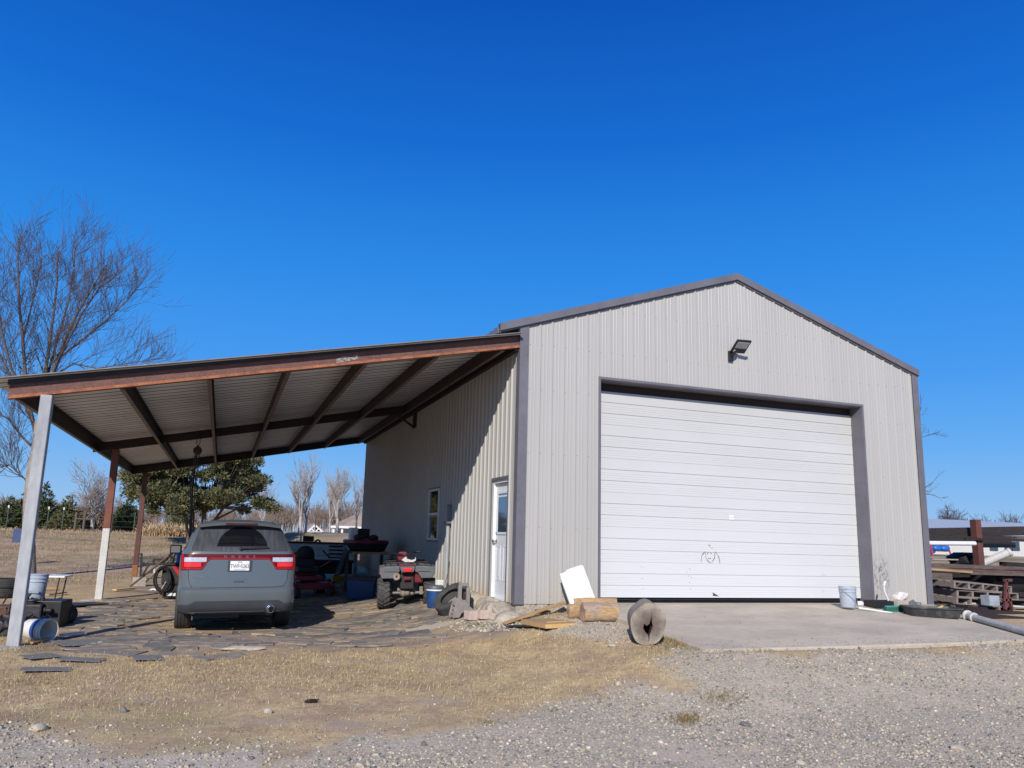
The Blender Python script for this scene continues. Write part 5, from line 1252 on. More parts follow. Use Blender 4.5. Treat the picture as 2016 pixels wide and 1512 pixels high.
p = foot(612, 1385); o = MB().rock((0, 0, .03), (.2, .1, .07), .2, 8, .3, 2).tube([(.05, 0, .04), (.12, .03, .05)], .012, 5).build('dark_clod', m_brownsteel, smooth=30); o.location = p; o.scale = (.62, .62, .62); tag(o, 'dark brown lump lying alone on the dry grass', 'clod')

# concrete overpour along the side wall foundation
mb = MB()
for i in range(16):
    y = .15+i*.2; x = -.16-.14*math.sin(i*1.1)*.5; z = gz(x, y)
    mb.rock((x, y, z+.06), (.5, .34, .34), i, i+20, .16, 2)
mb.rock((-.12, -.12, -.27), (.7, .5, .36), .5, 77, .12, 2)
o = mb.build('concrete_overpour', m_conc_rough, smooth=35); tag(o, 'rough tan concrete lumps spilled along the workshop foundation', 'concrete')
# blocks
for i, (u, v, lab) in enumerate(((932, 1220, 'leftmost of the three pale blocks before the workshop corner'), (955, 1218, 'middle of the three pale blocks before the workshop corner'), (977, 1214, 'rightmost of the three pale blocks before the workshop corner'))):
    p = foot(u, v); o = MB().span((-.13, -.1, 0), (.13, .1, .14)).build('pale_block', M('pinkish_block', (.55, .43, .36), .95, 0, (.46, .36, .3), 9, bscale=50) if i == 0 else bpy.data.materials['pinkish_block'], bevel=.008); o.location = p; o.rotation_euler = (0, 0, .22-.1*i); tag(o, lab, 'block', 'pale blocks by the workshop corner')
# white rubble
sp_ = []
for k in range(420):
    u = r_.gauss(955, 42); v = 1232+r_.uniform(-9, 13)-(u-955)*.02; p = foot(u, v); sp_.append((p.x, p.y, p.z+.01, r_.uniform(.02, .06)))
scatter('white_rubble', sp_, iv, jf, m_stones, 'small heap of white rubble in front of the pale blocks', seed=6)
# grey ribbed plastic wheel chock / bracket
p = foot(917, 1216); br = thing('slotted_bracket', 'grey slotted metal bracket leaning against the old tyre', 'bracket', p, R(10)); m_gr = M('grey_cast_bracket', (.3, .27, .25), .7, .0, (.22, .19, .175), 12)
for k, (yy, hh) in enumerate(((0, .27), (.14, .3))):
    mb = MB(); P = [(-.24, 0), (-.24, .05), (-.2, .2), (-.17, hh), (-.02, hh+.02), (.05, .2), (.16, .12), (.2, 0), (.1, 0), (.06, .07), (-.02, .1), (-.08, .07), (-.12, 0)]
    mb.prism(P, (0, yy, 0), (1, 0, 0), (0, 0, 1), (0, 1, 0), .03); mb.build('side_plate', m_gr, br, bevel=.006)
mb = MB()
for k in range(3): mb.span((-.2+.065*k, .03, .2+.02*k), (-.17+.065*k, .14, .235+.02*k)).span((-.22+.02*k, .031, .06+.06*k), (-.2+.02*k, .139, .08+.06*k))
mb.build('rung', m_gr, br, bevel=.004)
mb = MB(); mb.span((-.06, .17, .1), (0, .22, .58)).span((.1, .17, .1), (.16, .22, .5)).span((-.06, .171, .5), (.13, .219, .56)); mb.build('upright_arm', m_gr, br, bevel=.008)
MB().lathe([(.02, -.02), (.02, .2)], (.1, -.01, .1), (0, 1, 0), 10).build('pin', m_black, br)
# old tyre leaning on the cooler and wall
p = foot(888, 1213); ty = thing('old_tyre', 'worn black car tyre leaning against the blue cooler', 'tyre', p); q_ = Matrix.Rotation(R(-38), 4, 'Y')
mb = MB(); ax_ = Vector((-.62, -.26, .74)).normalized(); mb.lathe(tyre_prof(.33, .23), (.04, .1, .27), ax_, 48, caps=False); mb.lathe([(.33*.62, .23*.42), (.19, .08), (.24, .0), (.19, -.08), (.33*.62, -.23*.42)], (.04, .1, .27), ax_, 40, caps=False); mb.build('tread', m_rubber_dusty, ty, smooth=28)
# blue cooler jug with white cup
p = foot(858, 1196); cl_ = thing('water_cooler', 'blue round water cooler with a grey lid beside the quad bike', 'cooler', p+Vector((0, .1, 0)))
MB().lathe([(.14, 0), (.15, .02), (.165, .3), (.165, .31)], (0, 0, 0), (0, 0, 1), 28).build('body', M('cooler_blue', (.02, .07, .22), .4), cl_, smooth=40)
MB().lathe([(.172, .31), (.172, .335)], (0, 0, 0), (0, 0, 1), 28).build('white_rim', m_white, cl_); MB().lathe([(.17, .336), (.172, .36), (.15, .4), (.0, .405)], (0, 0, 0), (0, 0, 1), 28).build('lid', M('grey_lid', (.1, .11, .12), .5), cl_, smooth=40)
o = MB().span((-.06, -.06, 0), (.06, .06, .1)).build('white_box', m_white, bevel=.01); o.location = p+Vector((.08, .1, .41)); o.rotation_euler = (0, 0, .3); tag(o, 'small white box sitting on the blue cooler lid', 'box')

# lumber scraps in front of the corner
def plank(u0, v0, u1, v1, wd, th, mat, lab, lift=(0, 0), name='plank', cat='plank', group='scrap boards around the workshop corner', zoff=0):
    a = foot(u0, v0)+Vector((0, 0, lift[0]+zoff)); b = foot(u1, v1)+Vector((0, 0, lift[1]+zoff)); L_ = (b-a).length
    o = MB().span((-L_/2, -wd/2, 0), (L_/2, wd/2, th)).build(name, mat, bevel=.003, seg=1); d = (b-a).normalized(); o.location = (a+b)/2
    q = Vector((1, 0, 0)).rotation_difference(d); e = math.atan2(d.y, d.x); el = math.asin(d.z); o.rotation_euler = (0, -el, e); return tag(o, lab, cat, group)
plank(992, 1234, 1112, 1208, .08, .03, m_wood, 'long weathered board lying slantwise on the plywood crate lid', (.03, .17))
plank(1010, 1203, 1080, 1211, .1, .04, m_wood_old, 'short dark board behind the slanting board by the foundation', (.03, .03))
plank(1000, 1238, 1050, 1238, .14, .02, m_black, 'charred black scrap left of the plywood frame', (.03, .03))
pc = foot(1080, 1232); pf = thing('plywood_lid', 'weathered plywood lid on a yellow pine frame beside the logs', 'plywood', pc, R(14))
pf.scale = (.66, .6, .8)
MB().span((-.42, -.5, .075), (.42, .55, .092)).build('panel', m_wood_tan, pf); mb = MB(); mb.span((-.42, -.5, .0), (.42, -.46, .0745)); mb.build('front_rail', m_wood_new, pf)
MB().span((-.42, .51, .0), (.42, .55, .0745)).build('back_rail', m_wood, pf)
for s_ in (-1, 1): MB().span((s_*.42-(.04 if s_ > 0 else 0), -.459, 0), (s_*.42+(.04 if s_ < 0 else 0), .509, .0745)).build('side_rail', m_wood, pf)
o = MB().prism([(-.35, 0), (.3, .02), (.28, .05), (.1, .05), (.02, .09), (-.05, .05), (-.33, .05)], (0, 0, 0), (1, 0, 0), (0, 1, 0), (0, 0, 1), .02).build('pine_offcut', m_wood_new); o.scale = (.6, .6, .6); o.location = pc+Vector((.04, -.25, .076)); o.rotation_euler = (0, 0, R(14)); tag(o, 'bright yellow pine offcut on the front of the plywood lid', 'offcut')
# logs
m_lbark = M('stripped_grey_log_bark', (.33, .25, .19), .9, 0, (.42, .26, .12), 4, (.5, .62), bscale=18, bstr=.7, bdist=.015, stretch=(.3, 1, 1), fine=.3)
m_lend = M('cut_log_end', (.42, .28, .2), .85, 0, (.32, .2, .14), 7, bscale=20)
m_lbark2 = M('orange_inner_bark', (.48, .3, .13), .9, 0, (.28, .19, .12), 5, bscale=18, bstr=.7, stretch=(.3, 1, 1), fine=.3)
def log(u0, v0, L_, ang, r0_, r1_, lab, mat, dy=0):
    a = foot(u0, v0)+Vector((0, dy, 0)); a.z = ground(a.x, a.y); d = Vector((math.cos(ang), math.sin(ang), 0)); rr = random.Random(int(u0)); rings = []
    b = a+d*L_; b.z = ground(b.x, b.y)+r1_*.93; a.z += r0_*.93; d = b-a; L_ = d.length
    for i in range(9):
        t = i/8; r = r0_+(r1_-r0_)*t; ring = []
        for k in range(20):
            q = 6.283*k/20; w_ = 1+.06*math.sin(3*q+u0)+.04*math.sin(5*q+i*.5)+rr.uniform(-.025, .025); ring.append(Vector((L_*(t-.5)+(rr.uniform(-.012, .012)), math.cos(q)*r*w_, math.sin(q)*r*w_)))
        rings.append(ring)
    t_ = thing('cut_log', lab, 'log', (a+b)/2, 0, 'cut logs beside the concrete apron'); t_.rotation_euler = (0, -math.asin(d.z/L_), math.atan2(d.y, d.x))
    MB().loft(rings, cap=False).build('bark', mat, t_, smooth=50)
    for s_, ring in ((-1, rings[0]), (1, rings[-1])):
        c = Vector((L_*s_*.5+s_*.004, 0, 0)); mb = MB(); mb.v = [tuple(c)]+[tuple(p) for p in ring]; mb.f = [(0, k+1, (k+1) % 20+1) for k in range(20)]; mb.build('end_grain', m_lend, t_)
log(1146, 1223, .55, R(-8), .14, .145, 'front grey log lying between the foam board and the slab', m_lbark)
log(1134, 1213, .72, R(-12), .14, .145, 'orange barked log lying behind the front grey log', m_lbark2, .12)
log(1119, 1217, .24, R(-12), .115, .115, 'short log with a brown end next to the plywood lid', m_lbark2)
# stump log seen end-on with a rotten split
pc = foot(1272, 1262); st = thing('split_log', 'thick log lying end on with a rotten split centre at the slab edge', 'log', pc, R(-26))
def stump_mat():
    m, n, l, b = newmat('split_end_grain'); tc = n.new('ShaderNodeTexCoord'); s_ = n.new('ShaderNodeSeparateXYZ'); l.new(tc.outputs['Object'], s_.inputs[0])
    r2 = math_(n, l, 'SQRT', math_(n, l, 'ADD', math_(n, l, 'MULTIPLY', s_.outputs[0], s_.outputs[0]), math_(n, l, 'MULTIPLY', s_.outputs[2], s_.outputs[2])))
    f = noise(n, l, tc.outputs['Object'], 7, 5); q = math_(n, l, 'MULTIPLY_ADD', r2, -3.2, 1.05); q = math_(n, l, 'ADD', q, math_(n, l, 'MULTIPLY', math_(n, l, 'SUBTRACT', f, .5), 1.2), clamp=True)
    c = ramp(n, l, q, [(0, (.4, .35, .26)), (.3, (.28, .24, .185)), (.65, (.15, .12, .105)), (.95, (.12, .07, .045))])
    ri = n.new('ShaderNodeTexWave'); ri.wave_type = 'RINGS'; ri.rings_direction = 'Y'; ri.inputs['Scale'].default_value = 9; ri.inputs['Distortion'].default_value = 2; l.new(tc.outputs['Object'], ri.inputs[0])
    c = mix(n, l, 1.0, c, ramp(n, l, ri.outputs[0], [(0, .95), (1, 1.04)]), 'MULTIPLY'); l.new(c, b.inputs['Base Color']); b.inputs['Roughness'].default_value = .9; bump(n, l, b, f, .5, .01); return m
RL = .235; cz = RL*1.05; rings = []
def wob(q): return 1+.05*math.sin(2*q+.5)+.03*math.sin(5*q)
notch = [(-1.72, .62), (-1.63, .25), (-1.52, .55)]
for i in range(10):
    y = -.35+.75*i/9; rings.append([Vector((math.cos(6.283*k/48)*RL*wob(6.283*k/48)*.93, y, cz+math.sin(6.283*k/48)*RL*wob(6.283*k/48)*1.14)) for k in range(48)])
bk = MB().loft(rings, cap=False).build('bark', M('grey_bark_log', (.3, .26, .22), .9, 0, (.2, .17, .14), 6, bscale=22, bstr=.8, bdist=.02, stretch=(1, .3, 1)), st, smooth=60)
mb = MB(); O_ = [(math.cos(6.283*k/48)*RL*wob(6.283*k/48)*.93, math.sin(6.283*k/48)*RL*wob(6.283*k/48)*1.14) for k in range(48)]
hole = [(-.055, .03), (-.02, -.0), (.02, .03), (.045, .12), (.052, .19), (.052, .12), (.055, .05), (.065, .0), (.04, -.07), (.02, -.12), (.01, -.21), (.005, -.21), (.002, -.13), (-.03, -.1), (-.045, -.08), (-.07, -.03)]
nh = len(hole)
bm = bmesh.new(); ov = [bm.verts.new((a, 0, b)) for a, b in O_]; hv = [bm.verts.new((a*.9, 0, b*.9-.02)) for a, b in hole]
es = [bm.edges.new((ov[i], ov[(i+1) % 48])) for i in range(48)]+[bm.edges.new((hv[i], hv[(i+1) % nh])) for i in range(nh)]
bmesh.ops.triangle_fill(bm, use_beauty=True, edges=es); me = bpy.data.meshes.new('cut_face'); bm.to_mesh(me); bm.free(); o = bpy.data.objects.new('cut_face', me); COL.objects.link(o); me.materials.append(stump_mat()); o.parent = st; o.location = (0, -.349, cz)
mb = MB(); mb.loft([[Vector((a*.9, y, b*.9-.02+cz)) for a, b in hole] for y in (-.349, -.12)], cap=False); mb.v.append((0, -.12, cz-.1)); k0 = len(mb.v)-1
for i in range(nh): mb.f.append((nh+i, nh+(i+1) % nh, k0))
mb.build('rotten_hollow', M('rotten_dark_wood', (.05, .03, .02), .95, 0, (.02, .012, .01), 14, bscale=30), st)
# white foam board leaning on the front wall
b0 = foot(1127, 1196); a_ = Vector((.88, -.3, -.2)); o = MB().prism([(0, 0), (.46, -.0), (.42, .6), (.38, .62), (.12, .6), (.08, .57), (-.03, .56), (-.03, .45)], (0, 0, 0), (1, 0, 0), (0, 0, 1), (0, 1, 0), .035).build('foam_board', M('white_foam', (.72, .71, .68), .9, 0, (.73, .72, .69), 5), bevel=.006)
o.location = at(1125, 1196, y=-.42); o.rotation_euler = (R(-14), R(-13), 0); tag(o, 'white foam board leaning against the front wall beside the door', 'board')
# ---- right of the big door
m_bkt = M('scuffed_pale_blue_bucket', (.42, .47, .54), .45, 0, (.36, .4, .46), 6, fine=.15)
def bucket(name, lab, loc, r=.145, h=.37, mat=None, rot=None, group=None):
    t = thing(name, lab, 'bucket', loc, 0, group); mat = mat or m_bkt
    P = [(r*.86, 0), (r*.88, .005), (r*.98, h*.72), (r*1.07, h*.725), (r*1.07, h*.75), (r*1.0, h*.755), (r*1.01, h*.86), (r*1.09, h*.865), (r*1.09, h*.89), (r*1.03, h*.895), (r*1.04, h), (r*1.0, h), (r*.96, h*.7), (r*.84, .012), (0, .012)]
    MB().lathe(P, (0, 0, 0), (0, 0, 1), 36).build('body', mat, t, smooth=30)
    if rot: t.rotation_euler = rot
    return t
p = at(1680, 1197, z=-.01); bk_ = bucket('pale_bucket', 'pale blue plastic bucket standing at the right end of the overhead door', Vector((p.x, p.y+.12, -.004)))
MB().tube([(-.155, -.03, .3), (-.1, -.13, .22), (0, -.17, .13), (.1, -.13, .1), (.15, -.03, .3)], .004, 5).build('handle', m_silver, bk_)
MB().tube([(.14, -.07, .07), (.2, -.1, .07)], .045, 12).lathe([(.03, 0), (.045, .005), (.045, .02)], (.2, -.1, .07), (1, 0, 0), 12).build('side_fitting', m_white, bk_)
apz = lambda y: -.0714*max(-y, 0)
p = at(1726, 1192, y=-.3); o = thing('black_tray', 'shallow black plastic tray on the slab below the black splatter', 'tray', (p.x, -.42, apz(-.42)+.002), R(-4)); mb = MB()
mb.span((-.27, -.16, 0), (.27, .16, .012)); mb.span((-.27, -.16, .0125), (.27, -.145, .13)).span((-.27, .145, .0125), (.27, .16, .13)).span((-.27, -.1445, .0125), (-.255, .1445, .13)).span((.255, -.1445, .0125), (.27, .1445, .13)); mb.build('body', m_black, o, bevel=.004)
o = MB().tube([at(1690, 1194, y=-.72), at(1756, 1204, y=-.95)], .017, 10).build('white_pole', m_white, smooth=50); dz = apz(-.85)+.02-(at(1690, 1194, y=-.72).z+at(1756, 1204, y=-.95).z)/2; o.location.z = dz; tag(o, 'thin white pole lying in front of the black tray', 'pole')
p = at(1743, 1180, y=-.35); o = MB().tube([(0, 0, 0), (-.05, 0, .1), (-.09, 0, .2), (-.09, -.01, .28)], [.018, .016, .016, .012], 8).tube([(-.09, -.01, .28), (-.07, -.02, .36)], .02, 8).build('white_hose_wand', m_white, smooth=50); o.location = (p.x, -.42, apz(-.42)+.13); tag(o, 'curved white hose wand sticking up from the black tray', 'wand')
p = at(1765, 1196, y=-.5); o = MB().span((-.15, -.09, 0), (.14, .09, .16)).build('beige_block', M('beige_block', (.46, .42, .34), .9, 0, (.38, .34, .28), 12, bscale=40), bevel=.012); o.location = (p.x, -.58, apz(-.58)+.002); o.rotation_euler = (0, 0, .1); tag(o, 'beige stone block behind the green brush head', 'block')
p = at(1776, 1178, y=-.6); rr = random.Random(4); mb = MB(); mb.rock((0, 0, .07), (.3, .2, .17), 0, 31, .3, 2); o = mb.build('crumpled_bag', M('white_and_red_bag', (.75, .7, .66), .7, 0, (.65, .2, .12), 4.5, (.58, .62)), smooth=25); o.location = (p.x+.02, -.56, apz(-.6)+.16); tag(o, 'crumpled white bag with red print lying on the beige block', 'bag')
o = MB().rock((0, 0, .05), (.34, .2, .16), 0, 33, .3, 2).build('grey_rag', M('dark_grey_rag', (.12, .12, .14), .9, 0, (.3, .28, .27), 9, (.5, .6)), smooth=25); o.location = (p.x+.24, -.62, apz(-.62)+.03); tag(o, 'dark grey rag bundled between the bag and the black tub', 'rag')
p = at(1768, 1209, z=-.1); gb_ = thing('push_broom_head', 'green bristled broom head lying in front of the beige block', 'brush', (p.x, p.y+.08, apz(p.y)+.004), R(-3)); mb = MB(); mb.loft([[Vector((x, -.04, 0)), Vector((x, .05, 0)), Vector((x, .04, .07)), Vector((x, -.02, .07))] for x in (-.2, .2)]); mb.build('bristles', M('green_bristles', (.01, .13, .09), .8, 0, (.015, .08, .06), 60), gb_); MB().span((-.17, -.02, .0705), (.22, .045, .1)).build('head', M('teal_plastic', (.08, .3, .27), .5), gb_, bevel=.008)
# black drinking tub
p = at(1842, 1219, z=-.1); tb = thing('black_tub', 'long shallow black rubber tub on the slab at the workshop corner', 'tub', (p.x+.42, p.y+.45, apz(p.y+.3)+.003), R(-30)); tb.scale = (.6, .66, .85); rings = []
def rr_ring(a, b, r, z, n=6):
    P = []
    for cx_, cy_, q0 in ((a-r, b-r, 0), (-a+r, b-r, 90), (-a+r, -b+r, 180), (a-r, -b+r, 270)):
        for k in range(n): q = R(q0+90*k/(n-1)); P.append(Vector((cx_+r*math.cos(q), cy_+r*math.sin(q), z)))
    return P
rings = [rr_ring(.66, .34, .1, 0), rr_ring(.72, .40, .12, .17), rr_ring(.76, .44, .13, .175), rr_ring(.76, .44, .13, .2), rr_ring(.70, .38, .11, .2), rr_ring(.64, .32, .1, .03)]
MB().loft(rings, cap=True).build('body', M('sun_bleached_black_rubber', (.03, .03, .033), .55, 0, (.1, .095, .085), 4, (.5, .7)), tb, smooth=30)
MB().loft([rr_ring(.66, .34, .1, .1), rr_ring(.67, .35, .1, .135)]).build('dirty_water', M('murky_brown_water', (.2, .15, .08), .25, 0, (.12, .09, .05), 3), tb)
o = MB().tube([(0, 0, 0), (.3, .12, .05)], .02, 8).build('stick', m_wood_new); o.location = tb.location+Vector((.0, -.1, .125)); tag(o, 'pale stick floating in the black tub', 'stick')
# grey pipe with a flange lying on the slab
a = at(1908, 1218, z=-.1); b = at(2075, 1260, z=-.2); pp = thing('grey_pipe', 'long grey flanged pipe lying on the slab at the right edge', 'pipe', (0, 0, 0)); a.z = apz(a.y)+.07; b.z = apz(b.y)+.07
MB().tube([a, b], .055, 18).build('tube', m_greypaint, pp, smooth=50); MB().lathe([(.09, 0), (.095, .03), (.06, .05), (.06, .16), (.08, .17), (.08, .22), (.055, .23)], a-(b-a).normalized()*.06, (b-a), 22).build('flange', M('pale_cast_flange', (.5, .5, .48), .6), pp, smooth=30)
# ---- scrap rack
XR = 11.6
def sc(u, v, y): return at(u, v, y=y)
def bar(name, lab, cat, u0, v0, u1, v1, y0, y1, wd, th, mat, group='scrap piled beside the workshop'):
    a = sc(u0, v0, y0); b = sc(u1, v1, y1); o = MB().beam(a, b, wd, th).build(name, mat, bevel=.004, seg=1); return tag(o, lab, cat, group)
m_wood_dark = wood('blackened_timber', (.05, .042, .04), (.025, .022, .022))
rk = thing('pipe_post', 'thick rusty steel post standing in the scrap pile', 'post', (0, 0, 0)); a = sc(1921, 1023, 1.6); MB().beam(Vector((a.x, 1.6, -.6)), Vector((a.x-.02, 1.6, a.z)), .17, .17).build('upright', M('dark_red_rust', (.15, .05, .04), .8, 0, (.09, .035, .03), 5), rk, bevel=.01)
mb = MB(); c_ = sc(1925, 1062, 1.6); mb.beam(Vector((c_.x-.6, 1.45, c_.z+.0)), Vector((c_.x+1.6, 1.45, c_.z+.02)), .05, .05); mb.build('rack_arm', m_brownsteel, rk)
bar('dark_timber', 'topmost long dark timber on the scrap rack', 'timber', 1790, 1050, 2010, 1045, 1.9, 2.1, .3, .22, m_wood_dark, 'dark timbers on the scrap rack')
bar('dark_timber', 'second dark timber with a pale cut end under the topmost one', 'timber', 1790, 1064, 1984, 1062, 1.75, 1.8, .2, .17, m_wood_dark, 'dark timbers on the scrap rack')
bar('dark_timber', 'lowest black timber on the scrap rack right of the rusty post', 'timber', 1925, 1073, 1990, 1073, 1.8, 1.8, .25, .12, m_black, 'dark timbers on the scrap rack')
bar('dark_timber', 'short timber end behind the topmost dark timber at the right edge', 'timber', 1995, 1060, 2050, 1060, 2.6, 2.6, .2, .12, m_wood_old, 'dark timbers on the scrap rack')
o = MB().tube([sc(1790, 1069, 1.3), sc(1919, 1070, 1.3)], .05, 14).build('white_pipe', m_white, smooth=50); tag(o, 'thin white pipe lying under the dark timbers left of the post', 'pipe')
o = MB().tube([sc(1928, 1112, 1.9), sc(1985, 1088, 1.5)], .09, 18).lathe([(.1, 0), (.1, .06)], sc(1985, 1088, 1.5), (sc(1985, 1088, 1.5)-sc(1928, 1112, 1.9)), 18).build('white_tube', m_greypaint2, smooth=50); tag(o, 'thick white plastic tube sticking up at a slant from the scrap', 'tube')
for i, (u0, v0, u1, v1, y0, y1, wd, th, mt, lab) in enumerate(((1820, 1112, 2040, 1121, 1.2, 1.4, .2, .09, m_wood_old, 'long grey plank across the top of the scrap pile'), (1820, 1119, 2040, 1128, .9, 1.1, .12, .05, m_rust, 'thin red rusty bar under the long grey plank'), (1820, 1120, 1905, 1126, .7, .7, .25, .05, m_wood_tan, 'tan board under the planks at the left of the scrap'), (1820, 1133, 1861, 1135, .6, .6, .35, .14, m_wood_old, 'thick weathered beam end beside the workshop corner trim'), (1900, 1128, 2040, 1132, .8, .9, .3, .06, m_wood_old, 'flat grey board above the black tank'), (1975, 1110, 2040, 1114, 1.7, 1.8, .2, .1, m_brownsteel, 'dark brown beam at the right edge above the planks'), (1960, 1178, 2040, 1182, .8, .8, .14, .05, m_wood_old, 'low grey board behind the red stand'), (1890, 1186, 2040, 1196, .2, .1, .3, .03, m_greypaint2, 'pale flat sheet beneath the red stand'))):
    bar('scrap_board', lab, 'board', u0, v0, u1, v1, y0, y1, wd, th, mt)
o = MB().span((-1.6, -.5, 0), (.05, .5, .03)).build('metal_sheet', M('grey_sheet', (.42, .4, .37), .7), bevel=.004); c_ = sc(1897, 1103, 2.6); o.location = c_; tag(o, 'flat grey sheet lying behind the scrap planks', 'sheet')
o = MB().rock((0, 0, 0), (1.0, .7, .5), 0, 5, .2, 2).build('dark_tarp', m_black, smooth=20); o.location = sc(1903, 1108, 2.2); tag(o, 'crumpled black tarp at the foot of the rusty post', 'tarp')
o = MB().lathe([(.05, -.8), (.3, -.75), (.32, 0), (.3, .75), (.05, .8)], (0, 0, 0), (1, 0, 0), 26).build('black_tank', m_blackm, smooth=40); c_ = sc(1960, 1146, 1.35); o.location = (c_.x+.3, 1.35, c_.z); tag(o, 'black round tank lying inside the scrap pile', 'tank')
for i, (u, v, s_, lab) in enumerate(((1985, 1155, (.5, .4, .3), 'pale cut log end behind the red stand'), (2012, 1157, (.8, .5, .28), 'yellow brown cut log at the right edge'))):
    c_ = sc(u, v, 1.2); o = MB().lathe([(.13, 0), (.135, .6)], (0, 0, 0), (.3, 1, 0), 20).build('scrap_log', m_wood if i else m_lend, smooth=40); o.location = c_; tag(o, lab, 'log')
o = MB().span((0, 0, 0), (4.5, 1.6, .85)).build('dark_backing', m_blackm, bevel=.02); c_ = sc(1838, 1124, 1.85); o.location = (c_.x, 1.85, c_.z-.85); tag(o, 'added plain black box behind the pallets and planks', 'bin')  # black box added behind the pile so its voids read dark
for i, (u0, v0, u1, v1, y) in enumerate(((1836, 1146, 2040, 1150, 1.5), (1840, 1160, 2040, 1166, 1.3), (1900, 1172, 2040, 1176, 1.5), (1960, 1140, 2040, 1146, 1.1), (1966, 1168, 2040, 1172, .9))):
    bar('dark_beam', ('dark beam just under the top planks of the scrap', 'dark beam level with the upper pallets', 'dark beam level with the lower pallets', 'short dark beam at the right edge over the red stand', 'short dark beam at the right edge behind the red stand')[i], 'beam', u0, v0, u1, v1, y, y+.1, .3, .11, m_wood_dark if i % 2 else m_brownsteel)
# pallets
def pallet(u, v, y, rz, lab, W_=1.5, tilt=0, dv=0):
    c_ = sc(u, v, y); t = thing('wooden_pallet', lab, 'pallet', c_, rz, 'weathered pallets stacked beside the workshop'); t.rotation_euler = (R(2), tilt, rz)
    for k in range(6): MB().span((-W_/2, -.55+k*.2, .105), (W_/2, -.55+k*.2+.09, .125)).build('top_slat', m_wood_gp, t)
    for k in range(3): MB().span((-W_/2, -.55+k*.5, -.02), (W_/2, -.55+k*.5+.09, .0)).build('bottom_slat', m_wood_gp, t)
    for x in np.linspace(-W_/2, W_/2-.045, 5): MB().span((x, -.55, .0005), (x+.045, .54, .1045)).build('stringer', m_wood_gp, t)
    return t
m_wood_gp = wood('grey_pallet_wood', (.3, .25, .22), (.17, .14, .125), scale=2)
z0 = sc(1900, 1200, .3)
for i, (u, v, rz, ti, lab) in enumerate(((1898, 1198, -8, .02, 'bottom pallet of the stack beside the workshop corner'), (1893, 1185, -3, .05, 'second pallet from the bottom of the stack'), (1905, 1171, -10, .03, 'third pallet from the bottom, with a broken left end'), (1893, 1156, -6, .06, 'top pallet of the stack beside the workshop corner'))):
    pallet(u, v, .5, R(rz), lab, 1.45, ti)
rs = thing('red_stand', 'rusty red triangular stand in front of the scrap pile', 'stand', (0, 0, 0)); m_rs = M('rusty_red_angle', (.16, .05, .045), .8)
for (u0, v0, u1, v1) in ((1981, 1142, 1979, 1200), (1981, 1160, 1993, 1201), (1977, 1143, 1991, 1142), (1975, 1181, 1990, 1181)): MB().beam(sc(u0, v0, -.2), sc(u1, v1, -.2), .05, .05).build('bar', m_rs, rs)
for i, (u0, v0, u1, v1, y, H_, mt, lab) in enumerate(((1903, 1214, 2040, 1226, -.9, .18, m_brownsteel, 'long dark steel channel lowest in front of the pallets'), (1893, 1203, 2040, 1212, -.3, .12, m_brownsteel, 'rusty bent steel plate lying above the long dark channel'), (1885, 1196, 1925, 1199, .0, .1, m_brownsteel, 'short rusty plate in front of the bottom pallet'))):
    a = sc(u0, v0, y); b = sc(u1, v1, y); o = MB().beam(a, b, .5, H_).build('steel_scrap', mt, bevel=.01); tag(o, lab, 'steel scrap')
o = MB().span((-.14, -.1, 0), (.14, .1, .2)).build('grey_carton', M('grey_carton', (.36, .4, .45), .7), bevel=.006); o.location = sc(1950, 1192, -.25)+Vector((0, 0, 0)); tag(o, 'grey blue carton at the right end of the pallets', 'carton')
# ------------------------------------------------------------------ left junk corner
def put(o, p, rz=0): o.location = p; o.rotation_euler = (0, 0, rz); return o
# blue bird box on a pole in the field
b0 = at(37, 1054, y=21); t = thing('blue_feeder_box', 'blue box on a thin pole in the field behind the first carport post', 'feeder', (b0.x, 21, 0))
MB().span((-.17, -.12, b0.z-.26), (.17, .12, b0.z+.24)).build('box', M('faded_blue_box', (.05, .08, .2), .6), t, bevel=.01); MB().tube([(.1, 0, ground(b0.x, 21)-.1), (.1, 0, b0.z-.26)], .025, 8).build('pole', m_tpost, t)
# folding table
tz = at(95, 1133, y=5.6).z; a = at(55, 1133, y=5.4); b = at(131, 1130, y=5.4)
t = thing('folding_table', 'small white folding table behind the first carport post', 'table', ((a.x+b.x)/2, 5.7, ground(a.x, 5.7)), R(-4)); zz = tz-ground(a.x, 5.7); hw = (b.x-a.x)/2
MB().span((-hw, -.3, zz-.03), (hw, .35, zz)).build('table_top', m_white, t, bevel=.008)
for sx in (-1, 1):
    for sy in (-.25, .28): MB().tube([(sx*(hw-.1), sy, zz-.03), (sx*(hw-.16), sy, -.02)], .013, 8).build('leg', m_blackm, t, smooth=50)
MB().tube([(hw-.14, -.25, .18), (hw-.14, .28, .18)], .01, 6).build('stretcher', m_blackm, t)
# stack of two tyres at the left edge
p = foot(6, 1176)
for i in range(2):
    o = MB().lathe(tyre_prof(.33, .2), (0, 0, .1), (0, 0, 1), 40, caps=False).build('stacked_tyre', m_rubber, smooth=25); o.location = p+Vector((-.03+.05*i, 0, .01+.205*i)); tag(o, ('lower', 'upper')[i]+' black tyre of the stack at the left edge', 'tyre', 'stacked tyres at the left edge')
